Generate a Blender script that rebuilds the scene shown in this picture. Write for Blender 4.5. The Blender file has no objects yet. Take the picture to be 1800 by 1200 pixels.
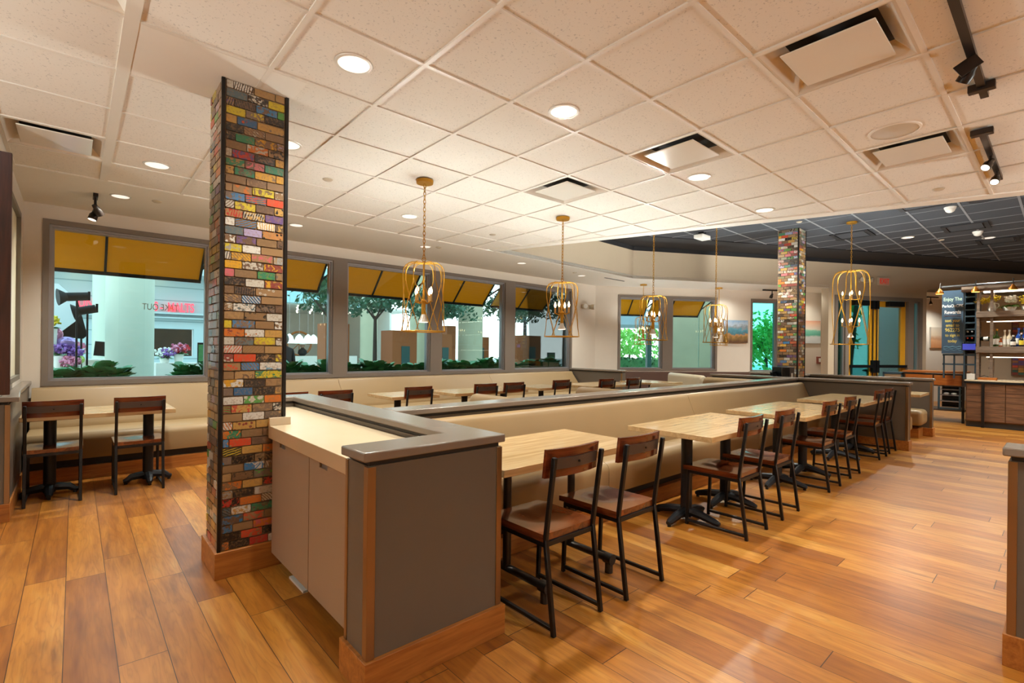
import bpy, math, random
from mathutils import Vector, Matrix
random.seed(7)
R = math.radians
C = bpy.context.scene.collection
S = bpy.context.scene
CZ, DZ, HC = 2.865, 3.55, 1.323          # white ceiling, raised dark ceiling, camera height

# ------------------------------------------------------------------ helpers
def lin(c):
    if isinstance(c, str):
        c = [int(c[i:i + 2], 16) / 255 for i in (0, 2, 4)]
        return tuple(x / 12.92 if x <= .04045 else ((x + .055) / 1.055) ** 2.4 for x in c)
    return tuple(c)

class MB:
    def __init__(s): s.v = []; s.f = []
    def add(s, vs, fs):
        n = len(s.v); s.v += [tuple(v) for v in vs]; s.f += [tuple(i + n for i in f) for f in fs]; return s
    def box(s, x0, y0, z0, x1, y1, z1):
        return s.add([(x0,y0,z0),(x1,y0,z0),(x1,y1,z0),(x0,y1,z0),(x0,y0,z1),(x1,y0,z1),(x1,y1,z1),(x0,y1,z1)],
                     [(0,3,2,1),(4,5,6,7),(0,1,5,4),(1,2,6,5),(2,3,7,6),(3,0,4,7)])
    def bar(s, p, q, w, h=None, up=(0,0,1)):
        h = w if h is None else h
        p, q, up = Vector(p), Vector(q), Vector(up); d = (q - p).normalized()
        if abs(d.dot(up)) > .99: up = Vector((0,1,0))
        a = d.cross(up).normalized(); b = a.cross(d)
        vs = [o + a*(i*w/2) + b*(j*h/2) for o in (p, q) for i, j in ((-1,-1),(1,-1),(1,1),(-1,1))]
        return s.add(vs, [(3,2,1,0),(4,5,6,7),(0,1,5,4),(1,2,6,5),(2,3,7,6),(3,0,4,7)])
    def tube(s, pts, r, n=8, closed=False):
        pts = [Vector(p) for p in pts]; m = len(pts); rs = r if isinstance(r, (list, tuple)) else [r]*m
        prev = None; vs = []
        for i, p in enumerate(pts):
            if closed: d = pts[(i+1) % m] - pts[i-1]
            else: d = pts[min(i+1, m-1)] - pts[max(i-1, 0)]
            d.normalize()
            if prev is None:
                u = Vector((0,0,1)) if abs(d.z) < .9 else Vector((1,0,0)); a = d.cross(u).normalized()
            else: a = (prev - d*prev.dot(d)).normalized()
            prev = a; b = d.cross(a)
            vs += [p + (a*math.cos(2*math.pi*k/n) + b*math.sin(2*math.pi*k/n))*rs[i] for k in range(n)]
        fs = []
        for i in range(m if closed else m-1):
            j = (i+1) % m
            fs += [(i*n+k, i*n+(k+1) % n, j*n+(k+1) % n, j*n+k) for k in range(n)]
        if not closed: fs += [tuple(range(n))[::-1], tuple(range((m-1)*n, m*n))]
        return s.add(vs, fs)
    def cyl(s, p, q, r, n=20): return s.tube([p, q], r, n)
    def lathe(s, prof, c=(0,0,0), n=24, cap=True):
        vs = [(c[0]+r*math.cos(2*math.pi*k/n), c[1]+r*math.sin(2*math.pi*k/n), c[2]+z) for r, z in prof for k in range(n)]
        fs = [(i*n+k, i*n+(k+1) % n, (i+1)*n+(k+1) % n, (i+1)*n+k) for i in range(len(prof)-1) for k in range(n)]
        if cap: fs += [tuple(range(n))[::-1], tuple(range((len(prof)-1)*n, len(prof)*n))]
        return s.add(vs, fs)
    def ball(s, c, r, n=10, sc=(1,1,1)):
        m = max(4, n//2+1); prof = [(max(1e-4, math.sin(math.pi*i/m)), -math.cos(math.pi*i/m)) for i in range(m+1)]
        k0 = len(s.v); s.lathe(prof, (0,0,0), n)
        s.v[k0:] = [(c[0]+v[0]*r*sc[0], c[1]+v[1]*r*sc[1], c[2]+v[2]*r*sc[2]) for v in s.v[k0:]]
        return s
    def prism(s, poly, z0, z1):
        n = len(poly)
        return s.add([(x,y,z0) for x, y in poly] + [(x,y,z1) for x, y in poly],
                     [tuple(range(n))[::-1], tuple(range(n, 2*n))] + [(i,(i+1) % n, n+(i+1) % n, n+i) for i in range(n)])
    def sweep(s, prof, p, q, flip=False):
        """profile [(out, z)] swept on the ground from p to q; 'out' is to the right of travel"""
        p, q = Vector((p[0],p[1],0)), Vector((q[0],q[1],0)); d = (q-p).normalized(); o = Vector((d.y,-d.x,0))
        if flip: o = -o
        n = len(prof)
        vs = [e + o*a + Vector((0,0,z)) for e in (p, q) for a, z in prof]
        return s.add(vs, [tuple(range(n))[::-1], tuple(range(n, 2*n))] + [(i,(i+1) % n, n+(i+1) % n, n+i) for i in range(n)])
    def build(s, name, m, parent=None, loc=(0,0,0), bevel=0, seg=2, smooth=True, ang=38):
        me = bpy.data.meshes.new(name); me.from_pydata(s.v, [], s.f); me.validate()
        import bmesh
        bm = bmesh.new(); bm.from_mesh(me); bmesh.ops.recalc_face_normals(bm, faces=bm.faces); bm.to_mesh(me); bm.free()
        if m: me.materials.append(m)
        if smooth:
            me.polygons.foreach_set('use_smooth', [True]*len(me.polygons)); me.set_sharp_from_angle(angle=R(ang))
        o = bpy.data.objects.new(name, me); C.objects.link(o); o.location = loc
        if parent: o.parent = parent
        if bevel:
            b = o.modifiers.new('bevel', 'BEVEL'); b.width = bevel; b.segments = seg; b.limit_method = 'ANGLE'; b.angle_limit = R(40)
        return o

def tag(o, label, cat, group=None, kind=None):
    o['label'] = label; o['category'] = cat
    if group: o['group'] = group
    if kind: o['kind'] = kind
    return o
def thing(name, label, cat, loc=(0,0,0), rz=0, group=None, kind=None):
    o = bpy.data.objects.new(name, None); C.objects.link(o); o.location = loc; o.rotation_euler = (0,0,rz)
    o.empty_display_size = .1
    return tag(o, label, cat, group, kind)
def struct(name, mb, m, parent=None, **k):
    o = mb.build(name, m, parent, **k)
    if not parent: o['kind'] = 'structure'
    return o
def dup(root, loc, label, rz=0, group=None):
    r = root.copy(); C.objects.link(r); r.location = loc; r.rotation_euler = (0,0,rz)
    r['label'] = label
    if group: r['group'] = group
    for ch in list(root.children):
        c = ch.copy(); C.objects.link(c); c.parent = r
        for g in ch.children:
            d = g.copy(); C.objects.link(d); d.parent = c
    return r
def part_label(o, t): o['label'] = t; return o
def text(name, body, size, m, parent, loc, rot, ext=.004, align='CENTER', sx=1, bold=0):
    cu = bpy.data.curves.new(name, 'FONT'); cu.body = body; cu.size = size; cu.extrude = ext; cu.align_x = align; cu.align_y = 'CENTER'
    cu.materials.append(m); o = bpy.data.objects.new(name, cu); C.objects.link(o)
    cu.offset = bold
    dg = bpy.context.evaluated_depsgraph_get(); me = bpy.data.meshes.new_from_object(o.evaluated_get(dg)); bpy.data.objects.remove(o); bpy.data.curves.remove(cu)
    me.name = name; me.transform(Matrix.Diagonal((sx,1,1,1))); o = bpy.data.objects.new(name, me); C.objects.link(o)
    o.location = loc; o.rotation_euler = rot; o.parent = parent
    return o

# ------------------------------------------------------------------ materials
def base(name):
    m = bpy.data.materials.new(name); m.use_nodes = True; nt = m.node_tree
    return m, nt, nt.nodes['Principled BSDF'], nt.nodes.new, nt.links.new
def coords(nt, kind='Object', scale=(1,1,1), rot=(0,0,0)):
    t = nt.nodes.new('ShaderNodeTexCoord'); mp = nt.nodes.new('ShaderNodeMapping')
    mp.inputs['Scale'].default_value = scale; mp.inputs['Rotation'].default_value = rot
    nt.links.new(t.outputs[kind], mp.inputs['Vector']); return mp.outputs[0]
def mixc(nt, fac, a, b, mode='MIX'):
    n = nt.nodes.new('ShaderNodeMix'); n.data_type = 'RGBA'; n.blend_type = mode
    for i, v in ((0, fac), (6, a), (7, b)):
        if hasattr(v, 'is_output'): nt.links.new(v, n.inputs[i])
        else: n.inputs[i].default_value = v if i == 0 else (*v[:3], 1)
    return n.outputs[2]
def math_(nt, op, a, b=None):
    n = nt.nodes.new('ShaderNodeMath'); n.operation = op
    for i, v in enumerate((a, b)):
        if v is None: continue
        if hasattr(v, 'is_output'): nt.links.new(v, n.inputs[i])
        else: n.inputs[i].default_value = v
    return n.outputs[0]
def ramp(nt, fac, stops):
    n = nt.nodes.new('ShaderNodeValToRGB'); e = n.color_ramp.elements
    while len(e) < len(stops): e.new(.5)
    for el, (p, c) in zip(e, stops): el.position = p; el.color = (*lin(c), 1)
    nt.links.new(fac, n.inputs[0]); return n.outputs[0]
def P(name, col, rough=.5, metal=0, var=.06, scale=6, bump=0, bscale=120, coat=0, spec=.5, trans=0):
    m, nt, b, N, L = base(name); c = lin(col); v = coords(nt)
    n = N('ShaderNodeTexNoise'); n.inputs['Scale'].default_value = scale; n.inputs['Detail'].default_value = 3; L(v, n.inputs['Vector'])
    lo = tuple(x*(1-var) for x in c); hi = tuple(min(1, x*(1+var)) for x in c)
    L(mixc(nt, n.outputs[0], lo, hi), b.inputs['Base Color'])
    b.inputs['Roughness'].default_value = rough; b.inputs['Metallic'].default_value = metal
    b.inputs['Specular IOR Level'].default_value = spec; b.inputs['Coat Weight'].default_value = coat; b.inputs['Coat Roughness'].default_value = .12
    if trans: b.inputs['Transmission Weight'].default_value = trans
    if bump:
        n2 = N('ShaderNodeTexNoise'); n2.inputs['Scale'].default_value = bscale; n2.inputs['Detail'].default_value = 2; L(v, n2.inputs['Vector'])
        bp = N('ShaderNodeBump'); bp.inputs['Strength'].default_value = bump; bp.inputs['Distance'].default_value = .002
        L(n2.outputs[0], bp.inputs['Height']); L(bp.outputs[0], b.inputs['Normal'])
    return m
def wood(name, dark, light, axis='x', rough=.35, coat=0, sc=1.0):
    m, nt, b, N, L = base(name)
    s = {'x': (1.2,14,14), 'y': (14,1.2,14), 'z': (14,14,1.2)}[axis]
    v = coords(nt, scale=tuple(k*sc for k in s))
    n = N('ShaderNodeTexNoise'); n.inputs['Scale'].default_value = 1.6; n.inputs['Detail'].default_value = 6; n.inputs['Distortion'].default_value = 1.2; L(v, n.inputs['Vector'])
    n2 = N('ShaderNodeTexNoise'); n2.inputs['Scale'].default_value = 9; n2.inputs['Detail'].default_value = 3; L(v, n2.inputs['Vector'])
    f = math_(nt, 'ADD', math_(nt, 'MULTIPLY', n.outputs[0], .75), math_(nt, 'MULTIPLY', n2.outputs[0], .25))
    L(ramp(nt, f, [(.32, dark), (.68, light)]), b.inputs['Base Color'])
    b.inputs['Roughness'].default_value = rough; b.inputs['Coat Weight'].default_value = coat; b.inputs['Coat Roughness'].default_value = .1
    return m
def emit(name, col, st):
    m, nt, b, N, L = base(name); c = lin(col)
    b.inputs['Base Color'].default_value = (*c, 1); b.inputs['Emission Color'].default_value = (*c, 1); b.inputs['Emission Strength'].default_value = st
    return m
def glass(name, tint, refl=.12):
    m, nt, b, N, L = base(name); out = nt.nodes['Material Output']
    t = N('ShaderNodeBsdfTransparent'); t.inputs[0].default_value = (*tint, 1)
    g = N('ShaderNodeBsdfGlossy'); g.inputs['Roughness'].default_value = .01
    fr = N('ShaderNodeFresnel'); fr.inputs[0].default_value = 1.45
    mx = N('ShaderNodeMixShader'); L(math_(nt, 'MULTIPLY', fr.outputs[0], .9), mx.inputs[0]); L(t.outputs[0], mx.inputs[1]); L(g.outputs[0], mx.inputs[2]); L(mx.outputs[0], out.inputs[0])
    return m

def floor_mat():
    m, nt, b, N, L = base('oak_plank_floor')
    tc = N('ShaderNodeTexCoord'); sp = N('ShaderNodeSeparateXYZ'); L(tc.outputs['Object'], sp.inputs[0])
    px = math_(nt, 'DIVIDE', math_(nt, 'ADD', sp.outputs[0], .026), .1705); ix = math_(nt, 'FLOOR', px); fx = math_(nt, 'FRACT', px)
    wn = N('ShaderNodeTexWhiteNoise'); wn.noise_dimensions = '1D'; L(ix, wn.inputs['W'])
    py = math_(nt, 'ADD', math_(nt, 'DIVIDE', sp.outputs[1], 1.35), math_(nt, 'MULTIPLY', wn.outputs[0], 7.3)); iy = math_(nt, 'FLOOR', py); fy = math_(nt, 'FRACT', py)
    cb = N('ShaderNodeCombineXYZ'); L(ix, cb.inputs[0]); L(iy, cb.inputs[1])
    w2 = N('ShaderNodeTexWhiteNoise'); w2.noise_dimensions = '2D'; L(cb.outputs[0], w2.inputs['Vector'])
    # grain coordinates shifted per plank
    gv = N('ShaderNodeCombineXYZ')
    L(math_(nt, 'ADD', math_(nt, 'MULTIPLY', sp.outputs[0], 7), math_(nt, 'MULTIPLY', w2.outputs[0], 40)), gv.inputs[0])
    L(math_(nt, 'ADD', math_(nt, 'MULTIPLY', sp.outputs[1], .75), math_(nt, 'MULTIPLY', ix, 3.7)), gv.inputs[1])
    n1 = N('ShaderNodeTexNoise'); n1.inputs['Scale'].default_value = 1.5; n1.inputs['Detail'].default_value = 4; n1.inputs['Distortion'].default_value = .15; L(gv.outputs[0], n1.inputs['Vector'])
    rings = math_(nt, 'FRACT', math_(nt, 'MULTIPLY', n1.outputs[0], 11)); rings = math_(nt, 'POWER', math_(nt, 'MULTIPLY', math_(nt, 'ABSOLUTE', math_(nt, 'SUBTRACT', rings, .5)), 2), 3)
    fg = N('ShaderNodeCombineXYZ'); L(math_(nt, 'MULTIPLY', sp.outputs[0], 160), fg.inputs[0]); L(math_(nt, 'MULTIPLY', sp.outputs[1], 6), fg.inputs[1])
    n2 = N('ShaderNodeTexNoise'); n2.inputs['Scale'].default_value = 1; n2.inputs['Detail'].default_value = 2; L(fg.outputs[0], n2.inputs['Vector'])
    n3 = N('ShaderNodeTexNoise'); n3.inputs['Scale'].default_value = 3.2; n3.inputs['Detail'].default_value = 2; L(gv.outputs[0], n3.inputs['Vector'])
    tone = math_(nt, 'ADD', math_(nt, 'MULTIPLY', w2.outputs[0], .42), math_(nt, 'MULTIPLY', n3.outputs[0], .62))
    col = ramp(nt, tone, [(.15, '703a12'), (.38, '9a5c1c'), (.62, 'b8782c'), (.88, 'd09a4b')])
    col = mixc(nt, math_(nt, 'MULTIPLY', rings, .34), col, lin('713e14'), 'MIX')
    col = mixc(nt, math_(nt, 'MULTIPLY', n2.outputs[0], .30), col, lin('6e4018'))
    kn = N('ShaderNodeTexNoise'); kn.inputs['Scale'].default_value = 2.3; kn.inputs['Detail'].default_value = 3; L(gv.outputs[0], kn.inputs['Vector'])
    mr = N('ShaderNodeMapRange'); mr.inputs[1].default_value = .60; mr.inputs[2].default_value = .74; L(kn.outputs[0], mr.inputs[0])
    col = mixc(nt, math_(nt, 'MULTIPLY', mr.outputs[0], .6), col, lin('5d3212'))
    gx = math_(nt, 'LESS_THAN', math_(nt, 'ABSOLUTE', math_(nt, 'SUBTRACT', fx, .5)), .4915)
    gy = math_(nt, 'LESS_THAN', math_(nt, 'ABSOLUTE', math_(nt, 'SUBTRACT', fy, .5)), .4985)
    g = math_(nt, 'MULTIPLY', gx, gy)
    col = mixc(nt, g, lin('3a1c09'), col)
    L(col, b.inputs['Base Color'])
    L(math_(nt, 'ADD', .26, math_(nt, 'MULTIPLY', n2.outputs[0], .14)), b.inputs['Roughness'])
    b.inputs['Specular IOR Level'].default_value = .5
    bp = N('ShaderNodeBump'); bp.inputs['Strength'].default_value = .25; bp.inputs['Distance'].default_value = .002
    L(math_(nt, 'ADD', g, math_(nt, 'MULTIPLY', n2.outputs[0], .25)), bp.inputs['Height']); L(bp.outputs[0], b.inputs['Normal'])
    return m
def tile_mat(name, c, spots):
    m, nt, b, N, L = base(name); v = coords(nt)
    n = N('ShaderNodeTexNoise'); n.inputs['Scale'].default_value = 85; n.inputs['Detail'].default_value = 2; L(v, n.inputs['Vector'])
    mr = N('ShaderNodeMapRange'); mr.inputs[1].default_value = .63; mr.inputs[2].default_value = .68; L(n.outputs[0], mr.inputs[0])
    L(mixc(nt, math_(nt, 'MULTIPLY', mr.outputs[0], spots), lin(c), tuple(x*.35 for x in lin(c))), b.inputs['Base Color'])
    b.inputs['Roughness'].default_value = .9
    return m
def mosaic_mat():
    m, nt, b, N, L = base('skateboard_mosaic')
    def at(n):
        a = N('ShaderNodeAttribute'); a.attribute_name = n; return a
    c1, c2, c3, uv, rn = at('c1'), at('c2'), at('c3'), at('tuv'), at('rnd')
    rs = N('ShaderNodeSeparateColor'); L(rn.outputs['Color'], rs.inputs[0])
    n1 = N('ShaderNodeTexNoise'); n1.inputs['Scale'].default_value = 1; n1.inputs['Detail'].default_value = 3; n1.inputs['Distortion'].default_value = 1.5; L(uv.outputs['Vector'], n1.inputs['Vector'])
    f1 = math_(nt, 'GREATER_THAN', n1.outputs[0], rs.outputs[1])
    vo = N('ShaderNodeTexVoronoi'); vo.inputs['Scale'].default_value = 1.3; L(uv.outputs['Vector'], vo.inputs['Vector'])
    wv = N('ShaderNodeTexWave'); wv.inputs['Scale'].default_value = .9; wv.inputs['Distortion'].default_value = 3; L(uv.outputs['Vector'], wv.inputs['Vector'])
    f2 = math_(nt, 'MULTIPLY', math_(nt, 'GREATER_THAN', wv.outputs[0], .72), math_(nt, 'GREATER_THAN', rs.outputs[0], .82))
    f3 = math_(nt, 'MULTIPLY', math_(nt, 'LESS_THAN', vo.outputs['Distance'], .28), math_(nt, 'GREATER_THAN', rs.outputs[2], .5))
    col = mixc(nt, f1, c1.outputs['Color'], c2.outputs['Color'])
    col = mixc(nt, f2, col, c3.outputs['Color']); col = mixc(nt, f3, col, c2.outputs['Color'])
    sc = N('ShaderNodeTexNoise'); sc.inputs['Scale'].default_value = 3.2; sc.inputs['Detail'].default_value = 5; L(uv.outputs['Vector'], sc.inputs['Vector'])
    mr = N('ShaderNodeMapRange'); mr.inputs[1].default_value = .5; mr.inputs[2].default_value = .62; L(sc.outputs[0], mr.inputs[0])
    col = mixc(nt, math_(nt, 'MULTIPLY', mr.outputs[0], .5), col, lin('8a6a48'))
    L(col, b.inputs['Base Color']); b.inputs['Roughness'].default_value = .32; b.inputs['Coat Weight'].default_value = .3
    return m
def paint_mat(name, stops, axis=2, lo=0, hi=1, scale=3, dist=.25):
    """soft landscape: colour bands along one local axis, broken up with noise"""
    m, nt, b, N, L = base(name); tc = N('ShaderNodeTexCoord'); sp = N('ShaderNodeSeparateXYZ'); L(tc.outputs['Object'], sp.inputs[0])
    n = N('ShaderNodeTexNoise'); n.inputs['Scale'].default_value = scale; n.inputs['Detail'].default_value = 6; L(tc.outputs['Object'], n.inputs['Vector'])
    mr = N('ShaderNodeMapRange'); mr.inputs[1].default_value = lo; mr.inputs[2].default_value = hi; L(sp.outputs[axis], mr.inputs[0])
    f = math_(nt, 'ADD', mr.outputs[0], math_(nt, 'MULTIPLY', math_(nt, 'SUBTRACT', n.outputs[0], .5), dist))
    L(ramp(nt, f, stops), b.inputs['Base Color']); b.inputs['Roughness'].default_value = .55
    return m

PEND, DL, SKY, TRK, EXPO = 84, 190, 3.4, 60, -0.45
M = {}
M['floor'] = floor_mat()
M['tile'] = tile_mat('white_ceiling_tile', 'e6dfd3', .4)
M['tee'] = P('white_ceiling_grid', 'e2dacd', .5, var=.02)
M['plaster'] = P('smooth_white_plaster', 'e9e2d6', .7, var=.02)
M['dtile'] = tile_mat('charcoal_ceiling_tile', '34373d', .2)
M['dtee'] = P('charcoal_ceiling_grid', '7c7e82', .45, var=.02)
M['black'] = P('black_paint_and_ceiling_shade', '17161a', .8)  # also colours the painted shade strip on the dark ceiling
M['wall'] = P('cream_wall_paint', 'ddd1c2', .65, var=.025, bump=.1)
M['bulk'] = P('beige_wall_paint', 'bba88f', .7, var=.02)
M['taupe'] = P('taupe_window_frame_paint', '786c62', .45, var=.04)
M['alum'] = P('grey_aluminium_sash', 'a09c9c', .35, .6, var=.03)
M['glass'] = glass('window_glass', (.93, 1.0, .99))
M['teal_glass'] = glass('teal_tinted_glass', (.45, .93, .90))
M['panel'] = P('taupe_laminate_panel', '63594f', .42, var=.05, scale=3, bump=.12, bscale=60)
M['cap'] = P('taupe_wall_cap_laminate', '84786d', .24, spec=.8, var=.05, scale=4)
M['reveal'] = P('dark_reveal_strip', '2d2826', .6)
M['bronze'] = P('brushed_bronze_corner_trim', '9c7d5c', .3, .9, var=.08)
M['oak'] = wood('oak_baseboard', '8a4d1c', 'bd7a38', 'x', .4)
M['oaky'] = wood('oak_baseboard_y', '8a4d1c', 'bd7a38', 'y', .4)
M['counter'] = P('cream_solid_surface', 'ddc7a6', .22, var=.03)
M['cab'] = P('warm_taupe_cabinet_laminate', 'a38b74', .4, var=.04, scale=3)
M['vinyl'] = P('tan_vinyl', '9e835d', .42, var=.07, scale=2.5, bump=.15, bscale=220)
M['vinyl_sheen'] = P('tan_vinyl_pale_sheen', 'c9b99c', .33, var=.05, scale=2.5, bump=.1, bscale=220)  # tan vinyl made paler to paint in the daylight sheen on one bench
M['ttop'] = wood('pale_maple_tabletop', 'b08e60', 'd2b283', 'x', .22, .3, sc=.8)
M['tedge'] = M['ttop']
M['cast'] = P('black_cast_iron', '1b1b1f', .45, .3)
M['pipe'] = P('dark_galvanised_pipe', '4a4541', .35, .8)
M['steel'] = P('black_steel_tube', '1d1a1a', .38, .4)
M['strap'] = P('brown_steel_strap', '544843', .4, .4)
M['walnut'] = wood('reddish_walnut', '431809', '78341a', 'x', .25, .4)
M['walnuts'] = wood('reddish_walnut_seat', '4a2110', '85441f', 'y', .2, .5)
M['mosaic'] = mosaic_mat()
M['grout'] = P('brown_grout', '75604d', .8)
M['dtrim'] = P('black_corner_angle', '15100e', .35, .3)
M['gold'] = P('mustard_painted_metal', 'c8942c', .35, .45)
M['bulb'] = emit('warm_bulb_glow', 'ffd9a0', 9)
M['candle'] = P('cream_candle_sleeve', 'd2a968', .5)
M['spotlens'] = emit('white_spot_lens', 'fff2dd', 3)
M['can'] = emit('lit_downlight_reflector', 'fff6ea', 1.15)
M['ring'] = P('white_metal_ring', 'ded8cd', .35, .2)
M['plaque'] = P('white_enamel_diffuser', 'e8e1d4', .16, var=.02)
M['cone'] = P('glossy_diffuser_cone', 'ddd3c4', .15, var=.02, spec=.8); M['duct'] = P('dark_duct', '1c1612', .8)
M['trackblk'] = P('bronze_black_track', '241a14', .35, .4)
M['white'] = P('white_plastic', 'e6e1d8', .4)
M['beigep'] = P('beige_plastic', 'c3b59e', .5)
M['red'] = emit('red_exit_glow', 'e02010', .35)
M['dwood'] = wood('dark_stained_timber', '2a120c', '4d271b', 'z', .5)
M['gwood'] = wood('weathered_grey_timber', '5a4a3d', '8d7a68', 'y', .6)
M['bwood'] = wood('reclaimed_brown_planks', '4d3222', '8a6244', 'y', .5)
M['hwood'] = wood('honey_wood_drawer', '8a4513', 'c0722c', 'y', .35)
M['bluesteel'] = P('blue_grey_steel', '3a4f5c', .45, .4)
M['slate'] = P('blue_slate_chalkboard', '344c60', .6, var=.15, scale=3)
M['chalkw'] = P('white_chalk', 'e8ecec', .9); M['chalky'] = P('yellow_chalk', 'd9c869', .9); M['chalkg'] = P('pale_green_chalk', 'b8d0b8', .9); M['chalkb'] = P('blue_chalk', '8cc4dc', .9)
M['yellow_door'] = P('mustard_door_paint', 'cf9320', .4)
M['hinge'] = P('black_door_hardware', '14181c', .35, .4)
M['leaf'] = P('glossy_dark_leaf', '4f9a5c', .25, var=.45, scale=9)
M['treeleaf'] = P('deep_green_tree_leaf', '2a5b3c', .45, var=.5, scale=4)
M['bark'] = P('grey_bark', '4b4038', .9)
M['box'] = P('rust_brown_planter', '5c3a2b', .6)
M['kiosk'] = P('orange_brown_panel', '9c5527', .55)
M['kteal'] = P('dark_teal_panel', '2d5350', .4)
M['awn'] = P('mustard_awning_canvas', 'd29a14', .8, var=.05, bump=.2, bscale=90)
_nt = M['awn'].node_tree; _t = _nt.nodes.new('ShaderNodeBsdfTranslucent'); _t.inputs[0].default_value = (*lin('e8a81a'), 1); _m = _nt.nodes.new('ShaderNodeMixShader'); _m.inputs[0].default_value = .55
_nt.links.new(_nt.nodes['Principled BSDF'].outputs[0], _m.inputs[1]); _nt.links.new(_t.outputs[0], _m.inputs[2]); _nt.links.new(_m.outputs[0], _nt.nodes['Material Output'].inputs[0])
M['awnframe'] = P('black_awning_frame', '0d0d0f', .5, .3)
M['pale'] = P('pale_painted_column', 'cdd6c6', .6, var=.02)
M['siding'] = P('pale_blue_siding', 'bcd0d4', .65, var=.02)
M['sidinggap'] = P('siding_shadow_gap', '8fa9ae', .8)
M['conc'] = P('grey_green_concrete', 'b5b196', .8, var=.12, scale=3)
M['pave'] = P('pale_paving', 'bdbbb4', .8, var=.1)
M['neon'] = emit('red_pink_neon', 'ff4a5e', 1.7)
M['vinylw'] = emit('white_window_lettering', 'cfe0dc', .05)
M['cloth'] = P('black_cloth', '101013', .8); M['skin'] = P('warm_skin', '9d7560', .5); M['hair'] = P('grey_brown_hair', '5d5550', .8)
M['eqblk'] = P('black_photo_equipment', '040405', .5, spec=.2); M['softw'] = P('white_softbox_fabric', 'dfe9ee', .6); M['softb'] = P('black_softbox_fabric', '08090b', .8, spec=.2)
M['screen'] = P('black_monitor_screen', '07090c', .25)
M['bluescreen'] = emit('blue_lit_screen', '3a44b0', .6)
M['fpink'] = P('pink_petals', 'e08fae', .6, var=.3, scale=30); M['fpurple'] = P('purple_petals', '9c6cc0', .6, var=.3, scale=30)
M['fwhite'] = P('white_petals', 'f0efe8', .6, var=.1); M['fyellow'] = P('yellow_petals', 'e8d23c', .6, var=.2, scale=30); M['fred'] = P('red_petals', 'd8404a', .6)
M['btnlav'] = P('lavender_foil', 'b79ad8', .12, .5); M['btnteal'] = P('teal_foil', '39b7c2', .12, .5); M['btnpink'] = P('pink_foil', 'e69ac0', .12, .5); M['btngreen'] = P('lime_foil', 'b5cf6a', .2, .3)
M['hedge'] = P('hedge_green', '3f7a45', .6, var=.5, scale=12)
M['tealwall'] = P('pale_teal_wall', 'dcfaf4', .7, var=.05)
M['ceramic'] = P('white_ceramic', 'f2efe8', .2)
M['paper'] = P('white_paper', 'e9e4da', .8)

# ------------------------------------------------------------------ camera
TH, RO, F = R(41.568), R(.6201), 866.97
rt = Vector((math.cos(TH), -math.sin(TH), 0)); fw = Vector((math.sin(TH), math.cos(TH), 0)); up = Vector((0,0,1))
ax = rt*math.cos(RO) + up*math.sin(RO); ay = -rt*math.sin(RO) + up*math.cos(RO)
cam = bpy.data.cameras.new('camera'); co = bpy.data.objects.new('camera', cam); C.objects.link(co)
mw = Matrix.Identity(4)
for i in range(3): mw[i][0] = ax[i]; mw[i][1] = ay[i]; mw[i][2] = -fw[i]
mw[0][3], mw[1][3], mw[2][3] = 0, 0, HC
co.matrix_world = mw
cam.sensor_fit = 'HORIZONTAL'; cam.sensor_width = 36; cam.lens = F/1800*36; cam.shift_y = 14.36/1800; cam.clip_start = .05; cam.clip_end = 300
S.camera = co

# ------------------------------------------------------------------ setting: floor and ceilings
SL0, SL1 = Vector((4.914, 5.969)), Vector((8.87, -6.0))           # edge of the white ceiling slab
BK = [(4.914,5.969),(8.82,6.12),(13.245,3.74)]                     # bulkhead line
BD = Vector((4.425,-2.38)).normalized(); BN = Vector((-BD.y, BD.x))  # along / outward (away from the room)
def bk(k, off=0):
    p = Vector((8.82,6.12)) + BD*k + BN*off; return (p.x, p.y)
AW0 = Vector((9.2,7.42)); AD = Vector((4.09,-2.58)).normalized(); AN = Vector((-AD.y, AD.x))
def aw(k, off=0):
    p = AW0 + AD*k + AN*off; return (p.x, p.y)
struct('floor', MB().prism([(-5,-6),(20,-6),(20,3.2),(15.5,4.6),(9.4,7.6),(-.5,7.6),(-.5,4.7),(-5,4.7)], -.1, 0), M['floor'], smooth=False)

def clip(poly, a, b):                                               # keep the part left of a->b
    out = []
    side = lambda p: (b[0]-a[0])*(p[1]-a[1]) - (b[1]-a[1])*(p[0]-a[0])
    for i in range(len(poly)):
        p, q = poly[i], poly[(i+1) % len(poly)]; sp, sq = side(p), side(q)
        if sp >= 0: out.append(p)
        if sp*sq < 0:
            t = sp/(sp-sq); out.append((p[0]+(q[0]-p[0])*t, p[1]+(q[1]-p[1])*t))
    return out
G = .6096; GX, GY = .19, 1.715
DIFF = [(5,0),(5,2),(4,-2),(7,-2),(-1,5),(-1,1)]                    # tiles that hold a square diffuser
EN = Vector((SL1.y-SL0.y, -(SL1.x-SL0.x))).normalized()             # points into the white ceiling
e0 = SL0 + EN*.16; e1 = SL1 + EN*.16
ct = MB(); hidden = set(DIFF)
for i in range(-9, 16):
    for j in range(-13, 7):
        x0, y0 = GX+i*G, GY+j*G; x1, y1 = x0+G, y0+G
        if j >= 5 and i < -1: continue
        if i < -1 and y1 > 4.75: continue
        if (i, j) in hidden: continue
        p = [(max(x0,-5) if i < -1 else max(x0,-.42), y0),(x1,y0),(x1,y1),(max(x0,-5) if i < -1 else max(x0,-.42), y1)]
        p = clip(p, (e1.x,e1.y), (e0.x,e0.y)) if True else p
        if len(p) > 2: ct.add([(x,y,CZ) for x, y in p], [tuple(range(len(p)))])
ceil = struct('ceiling', ct, M['tile'], smooth=False)
tg = MB()
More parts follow.
